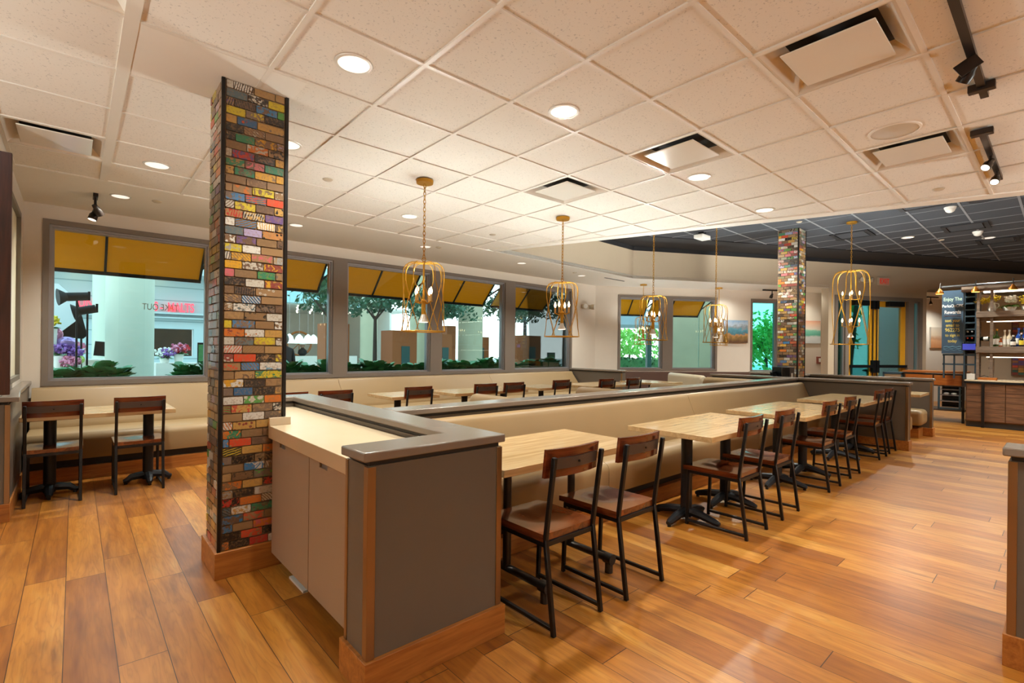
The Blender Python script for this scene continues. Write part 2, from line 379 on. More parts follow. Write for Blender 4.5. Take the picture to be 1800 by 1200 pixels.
def xe(y):                                                          # x of the inner slab edge at y
    t = (y-e0.y)/(e1.y-e0.y); return e0.x+(e1.x-e0.x)*t
def ye(x):
    t = (x-e0.x)/(e1.x-e0.x); return e0.y+(e1.y-e0.y)*t
for i in range(-9, 15):
    x = GX+i*G; y1 = 5.98 if i >= 0 else 4.76
    w = .03 if i == 0 else .0125
    if i == -1: x, y1 = -.405, 5.98
    if x > e0.x: y1 = min(y1, ye(x))
    tg.box(x-w, -6, CZ-.009, x+w, y1, CZ+.012)
for j in range(-12, 8):
    y = GY+j*G; x0 = -5 if y < 4.7 else -.42
    tg.box(x0, y-.0125, CZ-.008, min(xe(y), 9), y+.0125, CZ+.012)
tg.build('ceiling_grid', M['tee'], ceil, smooth=False)
sm = MB()                                                           # smooth plaster borders: window strip, slab lip, patch round the column
sm.prism([(-.42,5.98),(xe(5.98)+.01,5.98),(SL0.x,SL0.y),(8.82,6.12),(13.245,3.74),(14.9,4.0),(14.35,4.2),(9.2,7.42),(-.42,7.42)], CZ-.010, CZ+.06)
sm.prism([(e0.x,e0.y),(e1.x,e1.y),(SL1.x,SL1.y),(SL0.x,SL0.y)], CZ-.012, CZ+.10)
sm.prism([(.22,2.95),(1.0,2.95),(1.0,3.53),(.22,3.53)], CZ-.007, CZ+.01)
sm.build('plaster_border', M['plaster'], ceil, smooth=False)
# slab edge seen from the raised side, raised dark ceiling
struct('trim_1', MB().prism([(SL0.x,SL0.y),(SL1.x,SL1.y),(SL1.x-.08,SL1.y),(SL0.x-.08,SL0.y)], CZ+.10, DZ), M['plaster'], smooth=False)
dk = MB(); dt = MB()
inner = [bk(-.5,-.9), bk(13,-.9)]
for i in range(8, 32):
    for j in range(-13, 8):
        x0, y0 = GX+i*G, GY+j*G-.02; p = [(x0,y0),(x0+G,y0),(x0+G,y0+G),(x0,y0+G)]
        p = clip(p, (SL0.x,SL0.y), (SL1.x,SL1.y)); p = clip(p, inner[1], inner[0]) if len(p) > 2 else p
        if len(p) > 2: dk.add([(x,y,DZ) for x, y in p], [tuple(range(len(p)))])
dceil = struct('ceiling.001', dk, M['dtile'], smooth=False)
def sx_(y): return SL0.x+(SL1.x-SL0.x)*(y-SL0.y)/(SL1.y-SL0.y)
IB0, IB1 = Vector(inner[0]), Vector(inner[1])
def xb(y): return IB0.x+(IB1.x-IB0.x)*(y-IB0.y)/(IB1.y-IB0.y)
for j in range(-12, 7):
    y = GY+j*G-.02; a, b_ = sx_(y), min(19.5, xb(y))
    if b_ > a: dt.box(a, y-.014, DZ-.006, b_, y+.014, DZ+.01)
for i in range(9, 32):
    x = GX+i*G; yt = IB0.y+(IB1.y-IB0.y)*(x-IB0.x)/(IB1.x-IB0.x); yl = SL0.y+(SL1.y-SL0.y)*(x-SL0.x)/(SL1.x-SL0.x)
    lo = max(-6, yl)
    if yt > lo: dt.box(x-.006, lo, DZ-.004, x+.006, yt, DZ+.01)
dt.build('ceiling_grid', M['dtee'], dceil, smooth=False)
MB().prism([inner[0], inner[1], bk(13,.02), bk(0,.02), (SL0.x,SL0.y), (SL0.x-.05,SL0.y-.9)], DZ-.015, DZ+.05).build('shade_border', M['black'], dceil, smooth=False)  # black strip painting in the shade of the dark ceiling near the bulkhead

# ------------------------------------------------------------------ setting: walls
def wall_with_holes(s0, s1, z0, z1, holes, pt, t):
    """boxes between holes [(a,b,za,zb)]; pt(s, off) -> (x,y)"""
    mb = MB(); xs = sorted({s0, s1, *[h[0] for h in holes], *[h[1] for h in holes]})
    for a, b in zip(xs, xs[1:]):
        zs = [(z0, z1)]
        for h in holes:
            if h[0] <= a+1e-6 and h[1] >= b-1e-6:
                zs = [q for lo, hi in zs for q in ((lo, max(lo, min(hi, h[2]))), (min(hi, max(lo, h[3])), hi)) if q[1]-q[0] > 1e-4]
        for lo, hi in zs: mb.prism([pt(a,0), pt(b,0), pt(b,t), pt(a,t)], lo, hi)
    return mb
WY = 7.42
wp = lambda s, o: (s, WY+o)
WH = [(-.27,1.36,.87,2.70),(1.46,2.985,.87,2.70),(3.10,4.72,.87,2.70),(4.85,6.44,.87,2.70),(6.60,8.375,.87,2.70)]
struct('wall_front', wall_with_holes(-.6, 9.32, -.1, 3.0, [(-.27,8.375,.87,2.70)], wp, .18), M['wall'], smooth=False)
struct('wall_left', MB().box(-.6, 4.75, -.1, -.42, 7.43, 3.0), M['wall'], smooth=False)
struct('wall_left.001', MB().box(-5.1, 4.72, -.1, -.5, 4.85, 3.0), M['wall'], smooth=False)
struct('wall_left.002', MB().box(-5.1, -6, -.1, -5, 4.8, 3.0), M['wall'], smooth=False)
struct('wall_back', MB().box(-5.1, -6.15, -.1, 19.7, -6, 3.6), M['wall'], smooth=False)
struct('wall_right', MB().box(19.5, -6, -.1, 19.7, 2.4, 3.6), M['bulk'], smooth=False)
AH = [(.56,1.75,.85,2.66),(1.90,3.135,.85,2.66),(4.04,4.84,.80,2.66)]
struct('wall_angled', wall_with_holes(0, 6.35, -.1, 3.0, [(.56,3.135,.85,2.66), AH[2]], aw, .18), M['wall'], smooth=False)
# bulkhead above the low ceiling, and the entrance wall it runs into
bw = MB().prism([BK[0], BK[1], (BK[1][0]+.03,BK[1][1]+.12), (BK[0][0],BK[0][1]+.12)], CZ-.004, 3.452)
bw.prism([bk(0), bk(5.03), bk(5.03,.12), bk(0,.12)], CZ-.004, 3.452)
struct('wall_bulkhead', bw, M['bulk'], smooth=False)
ew = wall_with_holes(5.02, 7.97, -.1, 3.452, [(5.19,7.83,0,2.70)], bk, .2)
ew.prism([bk(7.97), bk(13), bk(13,.12), bk(7.97,.12)], 2.87, 3.452)
struct('wall_entrance', ew, M['bulk'], smooth=False)
b1 = bk(5.03,.02); a1 = aw(6.35)
struct('wall_alcove', MB().prism([a1, aw(6.35,.18), (b1[0]+.4,b1[1]+.15), b1], -.1, 3.0), M['wall'], smooth=False)
struct('wall_far.001', MB().prism([bk(7.955,.2), bk(7.955,1.2), bk(7.97,1.2), bk(7.97,.2)], -.1, 3.0), M['tealwall'], smooth=False)
bb = MB().prism([bk(7.97,.2), bk(7.97,1.2), bk(8.05,1.2), bk(8.05,.2)], -.1, 3.0)
bb.prism([bk(7.97,1.2), bk(12.5,1.2), bk(12.5,1.35), bk(7.97,1.35)], -.1, 3.0)
struct('wall_far', bb, M['wall'], smooth=False)
struct('ceiling.002', MB().prism([bk(7.97,0), bk(12,0), bk(12,1.3), bk(7.97,1.3)], 2.868, 2.93), M['plaster'], smooth=False)
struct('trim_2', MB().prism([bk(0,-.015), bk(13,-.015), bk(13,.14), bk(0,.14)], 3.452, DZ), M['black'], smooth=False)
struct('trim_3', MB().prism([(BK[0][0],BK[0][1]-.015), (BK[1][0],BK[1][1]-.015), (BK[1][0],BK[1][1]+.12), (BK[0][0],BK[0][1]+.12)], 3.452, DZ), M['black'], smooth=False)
# wainscot under the windows
struct('trim_4', MB().prism([aw(.02,-.012), aw(5.4,-.012), aw(5.4,0), aw(.02,0)], 0, .83), P('brown_wainscot', '5b4238', .5), smooth=False)

# ------------------------------------------------------------------ windows
def window(n, a, b, z0, z1, pt, fw_=.085, g='glass', nm='window'):
    """outer taupe frame a..b with stepped aluminium sash and one pane"""
    def rect(mb, a, b, z0, z1, w, o0, o1, wt=None):
        wt = wt or w
        for s0, s1, lo, hi in ((a,a+w,z0,z1),(b-w,b,z0,z1),(a+w,b-w,z0,z0+w),(a+w,b-w,z1-wt,z1)):
            mb.prism([pt(s0,o0), pt(s1,o0), pt(s1,o1), pt(s0,o1)], lo, hi)
    f = MB(); rect(f, a, b, z0, z1, fw_*.62, -.012, .16)
    o = f.build(f'{nm}_{n}', M['taupe'], smooth=False); o['kind'] = 'structure'
    k = fw_*.62; s = MB(); rect(s, a+k, b-k, z0+k*.7, z1-k, .022, .02, .15); rect(s, a+k+.02, b-k-.02, z0+k*.7+.02, z1-k-.02, .022, .05, .13)
    s.build('sash', M['alum'], o, smooth=False)
    i = k+.02; MB().prism([pt(a+i,.085), pt(b-i,.085), pt(b-i,.091), pt(a+i,.091)], z0+k*.7+.02, z1-i).build('pane', M[g], o, smooth=False)
    return o
for n, (a, b, z0, z1) in enumerate(WH): window(n+1, a, b, z0, z1, wp)
mull = MB()
for a, b in ((1.36,1.46),(2.985,3.10),(4.72,4.85),(6.44,6.60)): mull.box(a, WY-.012, .87, b, WY+.16, 2.70)
struct('trim_5', mull, M['taupe'], smooth=False)
for n, (a, b, z0, z1) in enumerate(AH): window(n+6, a, b, z0, z1, aw, g='teal_glass' if n == 2 else 'glass')
struct('trim_6', MB().prism([aw(1.75,-.012), aw(1.90,-.012), aw(1.90,.16), aw(1.75,.16)], .85, 2.66), M['taupe'], smooth=False)

# entrance doors
def rect_frame(mb, pt, a, b, z0, z1, w, o0, o1, bottom=None):
    bw_ = w if bottom is None else bottom
    for s0, s1, lo, hi in ((a,a+w,z0,z1),(b-w,b,z0,z1),(a+w,b-w,z0,z0+bw_),(a+w,b-w,z1-w,z1)):
        if hi > lo: mb.prism([pt(s0,o0), pt(s1,o0), pt(s1,o1), pt(s0,o1)], lo, hi)
df = MB(); rect_frame(df, bk, 5.19, 7.83, 0, 2.70, .09, -.02, .19, .01)
for a, b in ((5.50,5.60),(7.38,7.56)): df.prism([bk(a,-.02), bk(b,-.02), bk(b,.19), bk(a,.19)], 0, 2.61)
fr = df.build('door_1', M['taupe'], smooth=False); fr['kind'] = 'structure'
for a, b in ((5.28,5.50),(7.56,7.74)):
    s = MB(); rect_frame(s, bk, a, b, .01, 2.61, .03, .03, .14); s.build('sidelight_frame', M['alum'], fr, smooth=False)
    MB().prism([bk(a+.03,.08), bk(b-.03,.08), bk(b-.03,.086), bk(a+.03,.086)], .04, 2.58).build('sidelight_pane', M['teal_glass'], fr, smooth=False)
for q, (a, b, gl) in enumerate(((5.605,6.40,'teal_glass'),(6.41,7.375,'glass'))):
    d = MB(); rect_frame(d, bk, a, b, .012, 2.60, .11 if q == 0 else .14, .05, .10, .2)
    dd = d.build(f'door_{q+2}', M['yellow_door'], smooth=False); dd['kind'] = 'structure'
    w = .11 if q == 0 else .14
    MB().prism([bk(a+w,.07), bk(b-w,.07), bk(b-w,.078), bk(a+w,.078)], .21, 2.60-w).build('pane', M[gl], dd, smooth=False)
    h = MB(); h.prism([bk(a+.03,-.03), bk(b-.03,-.03), bk(b-.03,.0), bk(a+.03,.0)], .98, 1.05)
    ex = b-.09 if q == 0 else a+.01
    h.prism([bk(ex,-.03), bk(ex+.08,-.03), bk(ex+.08,.05), bk(ex,.05)], .86, 1.16); h.build('push_bar', M['hinge'], dd, smooth=False)
    r = MB(); ex = b-.055 if q == 0 else a+.055
    r.cyl((*bk(ex,.02),.2), (*bk(ex,.02),2.45), .012, 8); r.prism([bk(ex-.04,-.01), bk(ex+.04,-.01), bk(ex+.04,.05), bk(ex-.04,.05)], 2.40, 2.60); r.build('vertical_rod', M['hinge'], dd, smooth=False)
    ex = a+.12 if q == 0 else b-.62
    MB().prism([bk(ex,-.06), bk(ex+.46,-.06), bk(ex+.46,.05), bk(ex,.05)], 2.47, 2.59).build('door_closer', M['hinge'], dd, smooth=False)

# ------------------------------------------------------------------ mosaic columns
PAL = ['8a6a48','a07c54','7c5c40','6b5140','94714c','b08a5a','5e4a3c','7a6658','c89a50','1a1414','241c1a','141414','2b2320','c23328','d84a2a','d9772a','e0a528','d8c030','4f9a44','2f7f5a',
       '3f7fb0','2c5f8a','6aa4c0','d8d0c0','e6e0d4','cfc7b8','6a4f80','b0a0c0','8c3a34','d46a70','a6a29a','5c6c70']
WT = [7,7,5,5,6,6,4,4,5,5,4,4.5,3,4,3,3.4,3.4,3.4,2.6,2,2.2,1.8,1.6,5,5,3,1.8,1.4,2.5,1.8,2.4,2]
def pillar(name, x0, y0, w, zt, label, zb=.15, sides='wsen', base_part=True):
    t = thing(name, label, 'column', (x0,y0,0), kind='thing')
    MB().box(.004,.004,0, w-.004,w-.004,zt).build('core', M['grout'], t, smooth=False)
    rows = round((zt-zb)/.0492); rh = (zt-zb)/rows
    mb = MB(); info = []
    for sd in sides:
        for r in range(rows):
            z0 = zb+r*rh+.0035; z1 = zb+(r+1)*rh-.0035; u = .014; tl = w-.014; off = (r % 2)*.056
            cuts = [u]; c = u+.045+off+random.uniform(-.012,.012)
            while c < tl-.035: cuts.append(c); c += .112+random.uniform(-.012,.012)
            cuts.append(tl)
            for a, b in zip(cuts, cuts[1:]):
                a2, b2 = a+.0025, b-.0025; k = min(.0035, (b2-a2)/3); dz = random.uniform(-.002,.002); out = .006+random.uniform(0,.003)
                o8 = [(a2+k,z0+dz),(b2-k,z0+dz),(b2,z0+k+dz),(b2,z1-k+dz),(b2-k,z1+dz),(a2+k,z1+dz),(a2,z1-k+dz),(a2,z0+k+dz)]
                def pos(u_, z, d):
                    return {'s':(u_,-d+.004,z),'n':(w-u_,w+d-.004,z),'w':(-d+.004,w-u_,z),'e':(w+d-.004,u_,z)}[sd]
                vs = [pos(u_,z,0) for u_, z in o8] + [pos(u_,z,out) for u_, z in o8]
                sub = random.random() < .16
                mb.add(vs, [tuple(range(8,16))] + [(i,(i+1) % 8, 8+(i+1) % 8, 8+i) for i in range(8)])
                cc = [tuple(v*.78 for v in lin(PAL[i])) for i in random.choices(range(len(PAL)), WT, k=3)]
                if random.random() < .25: cc[1] = cc[0]
                info.append((o8, cc, (random.random(), random.choice((.2,.42,.48,.5,.52,.58,.9,.95)), random.random()), random.uniform(0,900), random.uniform(0,3.1)))
    n = len(mb.v)
    me = bpy.data.meshes.new('mosaic_tiles'); me.from_pydata(mb.v, [], mb.f)
    import bmesh
    bm = bmesh.new(); bm.from_mesh(me); bmesh.ops.recalc_face_normals(bm, faces=bm.faces); bm.to_mesh(me); bm.free()
    for k in range(3):
        at = me.attributes.new(f'c{k+1}', 'FLOAT_COLOR', 'FACE'); at.data.foreach_set('color', [x for f in info for _ in range(9) for x in (*f[1][k],1)])
    at = me.attributes.new('rnd', 'FLOAT_COLOR', 'FACE'); at.data.foreach_set('color', [x for f in info for _ in range(9) for x in (*f[2],1)])
    uv = []
    for o8, _, _, sh, rot in info:
        for _ in range(2):
            for u_, z in o8: uv += [(u_*math.cos(rot)-z*math.sin(rot))*27+sh, (u_*math.sin(rot)+z*math.cos(rot))*27, sh*.37]
    at = me.attributes.new('tuv', 'FLOAT_VECTOR', 'POINT'); at.data.foreach_set('vector', uv)
    me.materials.append(M['mosaic']); o = bpy.data.objects.new('mosaic_tiles', me); C.objects.link(o); o.parent = t
    for cx, cy in ((0,0),(w,0),(w,w)):
        MB().box(cx-.009,cy-.009,zb, cx+.009,cy+.009,zt-.001).build('corner_angle', M['dtrim'], t, smooth=False)
    if base_part:
        MB().box(-.022,-.022,0, w+.022,w+.022,zb).build('wooden_base', M['oak'], t, bevel=.003)
    return t
pillar('mosaic_column', .622, 3.205, .345, CZ-.008, 'square column of colourful skateboard mosaic bricks beside the grey counter')
pillar('mosaic_column', 9.64, 3.2, .35, DZ, 'distant square mosaic column rising through the raised dark ceiling', zb=.15)

# ------------------------------------------------------------------ half walls
def half_wall(name, label, segs, capsegs, bases, trims, panel='panel', cz0=.893, cz1=.93):
    t = thing(name, label, 'half wall', (segs[0][0], segs[0][1], 0))
    ox, oy = segs[0][0], segs[0][1]
    b = MB()
    for x0,y0,x1,y1 in segs: b.box(x0-ox,y0-oy,0, x1-ox,y1-oy,cz0-.02)
    b.build('panel', M[panel], t, smooth=False)
    rv = MB()
    for x0,y0,x1,y1 in segs: rv.box(x0-ox+.008,y0-oy+.008,cz0-.02, x1-ox-.008,y1-oy-.008,cz0)
    rv.build('shadow_reveal', M['reveal'], t, smooth=False)
    MB().prism([(x-ox,y-oy) for x, y in capsegs], cz0, cz1).build('cap', M['cap'], t, bevel=.006)
    bs = MB()
    for x0,y0,x1,y1 in bases: bs.box(x0-ox,y0-oy,0, x1-ox,y1-oy,.135)
    bs.build('wooden_base', M['oak'], t, bevel=.002)
    for x, y, w in trims: MB().box(x-ox-w/2,y-oy-w/2,.135, x-ox+w/2,y-oy+w/2,cz0-.022).build('corner_trim', M['bronze'], t, bevel=.002)
    return t
half_wall('half_wall', 'taupe half wall with grey cap wrapping the cream serving counter',
    [(.838,1.757,1.495,1.955),(1.325,1.955,1.475,4.25),(.99,4.12,1.325,4.25)],
    [(.812,1.738),(1.507,1.738),(1.507,4.29),(.985,4.29),(.985,4.10),(1.306,4.10),(1.306,1.94),(.805,1.94)],
    [(.822,1.737,1.515,1.978),(1.475,1.978,1.490,4.262)],
    [(.849,1.768,.035),(1.485,1.768,.03),(.845,1.95,.022)])
half_wall('half_wall', 'long taupe half wall with grey cap behind the tan banquette and round its far end',
    [(1.478,2.82,8.51,2.97),(8.51,1.445,8.67,4.22)],
    [(1.509,2.80),(8.488,2.80),(8.488,1.425),(8.692,1.425),(8.692,4.24),(8.488,4.24),(8.488,2.99),(1.509,2.99)],
    [(8.492,1.428,8.688,2.36),(1.52,2.965,8.49,2.985)],
    [(8.52,1.456,.03),(8.66,1.456,.03)])
half_wall('half_wall', 'second taupe booth divider with grey cap past the end of the long half wall',
    [(10.3,1.445,10.45,4.3),(9.99,3.22,10.3,3.36)],
    [(10.285,1.425),(10.47,1.425),(10.47,4.32),(10.285,4.32),(10.285,3.38),(9.998,3.38),(9.998,3.2),(10.285,3.2)],
    [(10.285,1.428,10.47,4.3)], [(10.312,1.456,.03)])
half_wall('half_wall', 'short taupe half wall at the far end of the window banquette',
    [(8.3,6.0,8.43,7.42)], [(8.285,5.98),(8.45,5.98),(8.45,7.42),(8.285,7.42)], [(8.29,5.99,8.44,7.42)], [(8.312,6.01,.026)])
half_wall('half_wall', 'low wainscot wall with a grey cap beside the table for two by the left wall',
    [(-.42,5.24,-.362,7.42)], [(-.42,5.22),(-.305,5.22),(-.345,6.0),(-.345,7.42),(-.42,7.42)], [(-.42,5.23,-.352,7.42)], [(-.37,5.25,.03)])
half_wall('half_wall', 'dark end of a taupe half wall at the right edge by the open wooden floor',
    [(2.985,-2.5,3.13,.165)], [(2.965,-2.5),(3.15,-2.5),(3.15,.183),(2.965,.183)], [(2.972,-2.5,3.145,.178)], [(2.997,.152,.03)])

# serving counter
t = thing('serving_counter', 'cream topped counter with two taupe cabinet doors between column and half wall', 'counter', (.895,1.98,0))
cx = lambda x: x-.895; cy = lambda y: y-1.98
MB().prism([(cx(.878),cy(1.958)),(cx(1.322),cy(1.958)),(cx(1.322),cy(4.118)),(cx(.975),cy(4.118)),(cx(.975),cy(3.196)),(cx(.878),cy(3.196))], .775, .85).build('countertop', M['counter'], t, bevel=.003)
MB().box(cx(.878),cy(3.172),.85, cx(1.0),cy(3.194),.897).build('backsplash', M['counter'], t, bevel=.002)
MB().box(cx(.915),cy(1.98),.085, cx(1.318),cy(3.19),.775).build('carcass', M['cab'], t, smooth=False)
MB().box(cx(.96),cy(1.985),0, cx(1.3),cy(3.17),.085).build('toe_kick', M['reveal'], t, smooth=False)
for y0, y1, hy in ((1.985,2.545,2.36),(2.553,3.17,2.98)):
    d = MB()
    for a, b, lo, hi in ((y0,hy-.05,.09,.77),(hy+.05,y1,.09,.77),(hy-.05,hy+.05,.09,.742)): d.box(cx(.895),cy(a),lo, cx(.913),cy(b),hi)
    dd = d.build('door', M['cab'], t, smooth=False)
    MB().box(cx(.907),cy(hy-.05),.738, cx(.914),cy(hy+.05),.772).build('finger_pull', M['alum'], dd, smooth=False)
tag(MB().box(.93,2.72,0, .955,2.95,.012).build('white_strip', M['white']), 'thin white strip lying on the floor under the counter doors', 'strip')

# ------------------------------------------------------------------ banquettes
def banquette(label, segs, p0, p1, side, back_segs, seat_segs, zb=.865, tilt=.16, depth=.44, base_mat='oak'):
    """runs along x from p0 to p1; side = -1: faces -y. y0 = rear line"""
    x0, x1, y0 = p0, p1, side
    t = thing('banquette', label, 'bench seat', (x0,y0,0))
    MB().box(0,-depth,0, x1-x0,-.01,.128).build('base', M[base_mat], t, smooth=False)
    MB().box(.0,-depth+.05,.128, x1-x0,-.02,.205).build('recess', M['reveal'], t, smooth=False)
    for a, b in seat_segs:
        pr = []
        fr_ = -depth-.03
        for k in range(7): an = math.pi/2*k/6; pr.append((fr_+.07-.07*math.cos(an)*1.0, .39+.07*math.sin(an)))
        pr = [(fr_+.012,.205),(fr_,.25)] + pr + [(-.2,.452),(-.05,.44),(-.05,.205)]
        mb = MB(); xs = [a+.002, a+.012, b-.012, b-.002]; n = len(pr); cyc, czc = -.25, .33
        vs = []
        for i, x in enumerate(xs):
            k = .985 if i in (0,3) else 1
            vs += [(x-x0, cyc+(y-cyc)*k, czc+(z-czc)*k) for y, z in pr]
        fs = [(i*n+j, i*n+(j+1) % n, (i+1)*n+(j+1) % n, (i+1)*n+j) for i in range(3) for j in range(n)] + [tuple(range(n))[::-1], tuple(range(3*n,4*n))]
        mb.add(vs, fs); mb.build('seat_cushion', M['vinyl'], t, ang=50)
    for a, b in back_segs:
        pr = [(-tilt-.07,.44),(-tilt-.075,.5)]
        for k in range(8): an = math.pi*k/7; pr.append((-.055-.05*math.cos(an), zb-.05+.05*math.sin(an)))
        pr += [(-.005,.44)]
        n = len(pr); mb = MB(); xs = [a+.002, a+.014, b-.014, b-.002]; vs = []
        for i, x in enumerate(xs):
            k = .985 if i in (0,3) else 1
            vs += [(x-x0, -.1+(y+.1)*k, .66+(z-.66)*k) for y, z in pr]
        fs = [(i*n+j, i*n+(j+1) % n, (i+1)*n+(j+1) % n, (i+1)*n+j) for i in range(3) for j in range(n)] + [tuple(range(n))[::-1], tuple(range(3*n,4*n))]
        mb.add(vs, fs); mb.build('back_cushion', M['vinyl'], t, ang=50)
    return t
banquette('long tan vinyl banquette along the taupe half wall behind the near tables', 0, 1.52, 8.48, 2.815, [(1.52,4.96),(4.96,8.48)], [(1.52,3.1),(3.1,4.32),(4.32,5.9),(5.9,7.2),(7.2,8.48)])
banquette('long tan vinyl banquette under the row of windows', 0, -.34, 8.27, 7.39, [(-.34,2.98),(2.98,5.9),(5.9,8.27)], [(-.34,2.0),(2.0,4.4),(4.4,6.4),(6.4,8.27)], zb=.86, tilt=.3, depth=.94)

# booth bench backs beyond the long half wall
def bench(loc, rz, L, label, mat_='vinyl', zt=.855, seat=(-1,1)):
    t = thing('booth_bench', label, 'bench seat', (loc[0],loc[1],0), rz)
    pr = [(-.085,.10),(-.085,.3)]
    for k in range(9): an = math.pi*k/8; pr.append((-.07*math.cos(an), zt-.07+.07*math.sin(an)))
    pr += [(.085,.3),(.085,.10)]
    n = len(pr); mb = MB(); ys = [0,.02,L-.05,L-.015,L]; sc_ = [1,1,1,.97,.9]; vs = []
    for y, k in zip(ys, sc_): vs += [(x*k, y, .1+(z-.1)*(k if k == 1 else .5+.5*k)) for x, z in pr]
    m_ = len(ys)
    mb.add(vs, [(i*n+j, i*n+(j+1) % n, (i+1)*n+(j+1) % n, (i+1)*n+j) for i in range(m_-1) for j in range(n)] + [tuple(range(n))[::-1], tuple(range((m_-1)*n,m_*n))])
    mb.build('back_cushion', M[mat_], t, ang=50)
    for s in seat:
        MB().box(min(s*.09,s*.5),.01,.2, max(s*.09,s*.5),L-.04,.45).build('seat_cushion', M[mat_], t, bevel=.04, seg=4)
        MB().box(min(s*.09,s*.42),.02,0, max(s*.09,s*.42),L-.12,.13).build('base', M['oaky'], t, smooth=False)
    return t
bench((3.2,2.995), 0, 1.22, 'tan booth bench back nearest the grey counter, rising behind the long half wall')
bench((4.95,2.995), 0, 1.26, 'tan booth bench back in the middle of those rising behind the long half wall')
bench((6.43,2.995), 0, 1.12, 'low tan booth bench back just left of the pale shiny bench')
bench((8.40,2.995), 0, 1.3, 'tan booth bench against the far end of the long half wall', seat=(-1,), zt=.875)
bench((9.66,5.70), math.atan2(AN.x, -AN.y), 1.3, 'booth bench under the angled window, tan vinyl coloured pale for sheen', 'vinyl_sheen', zt=.87)
for nm, x, s, lb in (('booth_bench',8.695,1,'tan booth seat on the far side of the half wall end'),('booth_bench',10.28,-1,'tan booth seat facing back toward the half wall end')):
    t = thing(nm, lb, 'bench seat', (x,1.47,0))
    lo, hi = (0,.44) if s > 0 else (-.44,0)
    MB().box(lo,.02,.2, hi,1.5,.44).build('seat_cushion', M['vinyl'], t, bevel=.06, seg=4)
    MB().box(lo*.8,.08,0, hi*.8,1.5,.14).build('base', M['oaky'], t, smooth=False)
    if s > 0: MB().box(0,.05,.44,.09,1.5,.86).build('back_cushion', M['vinyl'], t, bevel=.03, seg=3)

# ------------------------------------------------------------------ chairs
def make_chair(label):
    t = thing('dining_chair', label, 'chair', group=None)
    n = 12; W, D0, D1 = .187, .062, .478
    g = MB(); vs = []
    for j in range(n+1):
        for i in range(n+1):
            u, v = i/n*2-1, j/n
            dish = .02*max(0, 1-u*u)*math.exp(-((v-.42)/.33)**2)*(1-.55*math.exp(-(u/.22)**2)*(v > .42)*min(1, (v-.42)*3))
            vs.append((u*W, D0+(D1-D0)*v, .457-dish-.006*max(0, v-.85)/.15))
    tp = len(vs); fs = [(j*(n+1)+i, j*(n+1)+i+1, (j+1)*(n+1)+i+1, (j+1)*(n+1)+i) for j in range(n) for i in range(n)]
    rim = [i for i in range(n+1)] + [(j)*(n+1)+n for j in range(1, n+1)] + [n*(n+1)+i for i in range(n-1,-1,-1)] + [j*(n+1) for j in range(n-1,0,-1)]
    for k in rim: vs.append((vs[k][0], vs[k][1], .422))
    m_ = len(rim); fs += [(rim[k], rim[(k+1) % m_], tp+(k+1) % m_, tp+k) for k in range(m_)] + [tuple(range(tp, tp+m_))]
    g.add(vs, fs); g.build('seat', M['walnuts'], t)
    b = MB(); vs = []; K = 10
    for i in range(K+1):
        u = i/K*2-1; y = .012+.026*u*u
        for z, dy in ((.722,.013),(.858,-.002)):
            vs += [(u*.19, y+dy, z), (u*.19, y+dy+.018, z)]
    fs = []
    for i in range(K):
        a, c = i*4, (i+1)*4
        fs += [(a,c,c+2,a+2),(a+1,a+3,c+3,c+1),(a,a+1,c+1,c),(a+2,c+2,c+3,a+3)]
    fs += [(0,2,3,1),(K*4,K*4+1,K*4+3,K*4+2)]
    b.add(vs, fs); b.build('backrest', M['walnut'], t, ang=30)
    sp = MB(); vs = []
    for i in range(K+1):
        u = i/K*2-1; y = .008+.026*u*u*.75
        for z, dy in ((.762,.008),(.815,.003)): vs += [(u*.165, y+dy-.004, z), (u*.165, y+dy+.003, z)]
    fs = []
    for i in range(K):
        a, c = i*4, (i+1)*4; fs += [(a,c,c+2,a+2),(a+1,a+3,c+3,c+1),(a,a+1,c+1,c),(a+2,c+2,c+3,a+3)]
    fs += [(0,2,3,1),(K*4,K*4+1,K*4+3,K*4+2)]
    sp.add(vs, fs); s_ = sp.build('back_strap', M['strap'], t, ang=30)
    MB().cyl((0,.004,.789),(0,-.001,.789), .006, 8).build('screw', M['steel'], s_)
    for s in (-1, 1):
        x = s*.172
        r = MB(); r.bar((x,0,0),(x,.058,.435),.022); r.bar((x,.058,.43),(x,.004,.826),.022); r.build('rear_leg', M['steel'], t, bevel=.003, seg=1)
        f = MB(); f.bar((x,.452,0),(x,.436,.42),.022); f.build('front_leg', M['steel'], t, bevel=.003, seg=1)
        MB().bar((x,.008,.032),(x,.448,.032),.02).build('floor_rail', M['steel'], t, bevel=.003, seg=1)
    q = MB()
    for s in (-1, 1): q.bar((s*.172,.055,.409),(s*.172,.44,.409),.022)
    q.bar((-.172,.062,.409),(.172,.062,.409),.022); q.bar((-.172,.43,.409),(.172,.43,.409),.022)
    q.build('seat_frame', M['steel'], t, smooth=False)
    return t
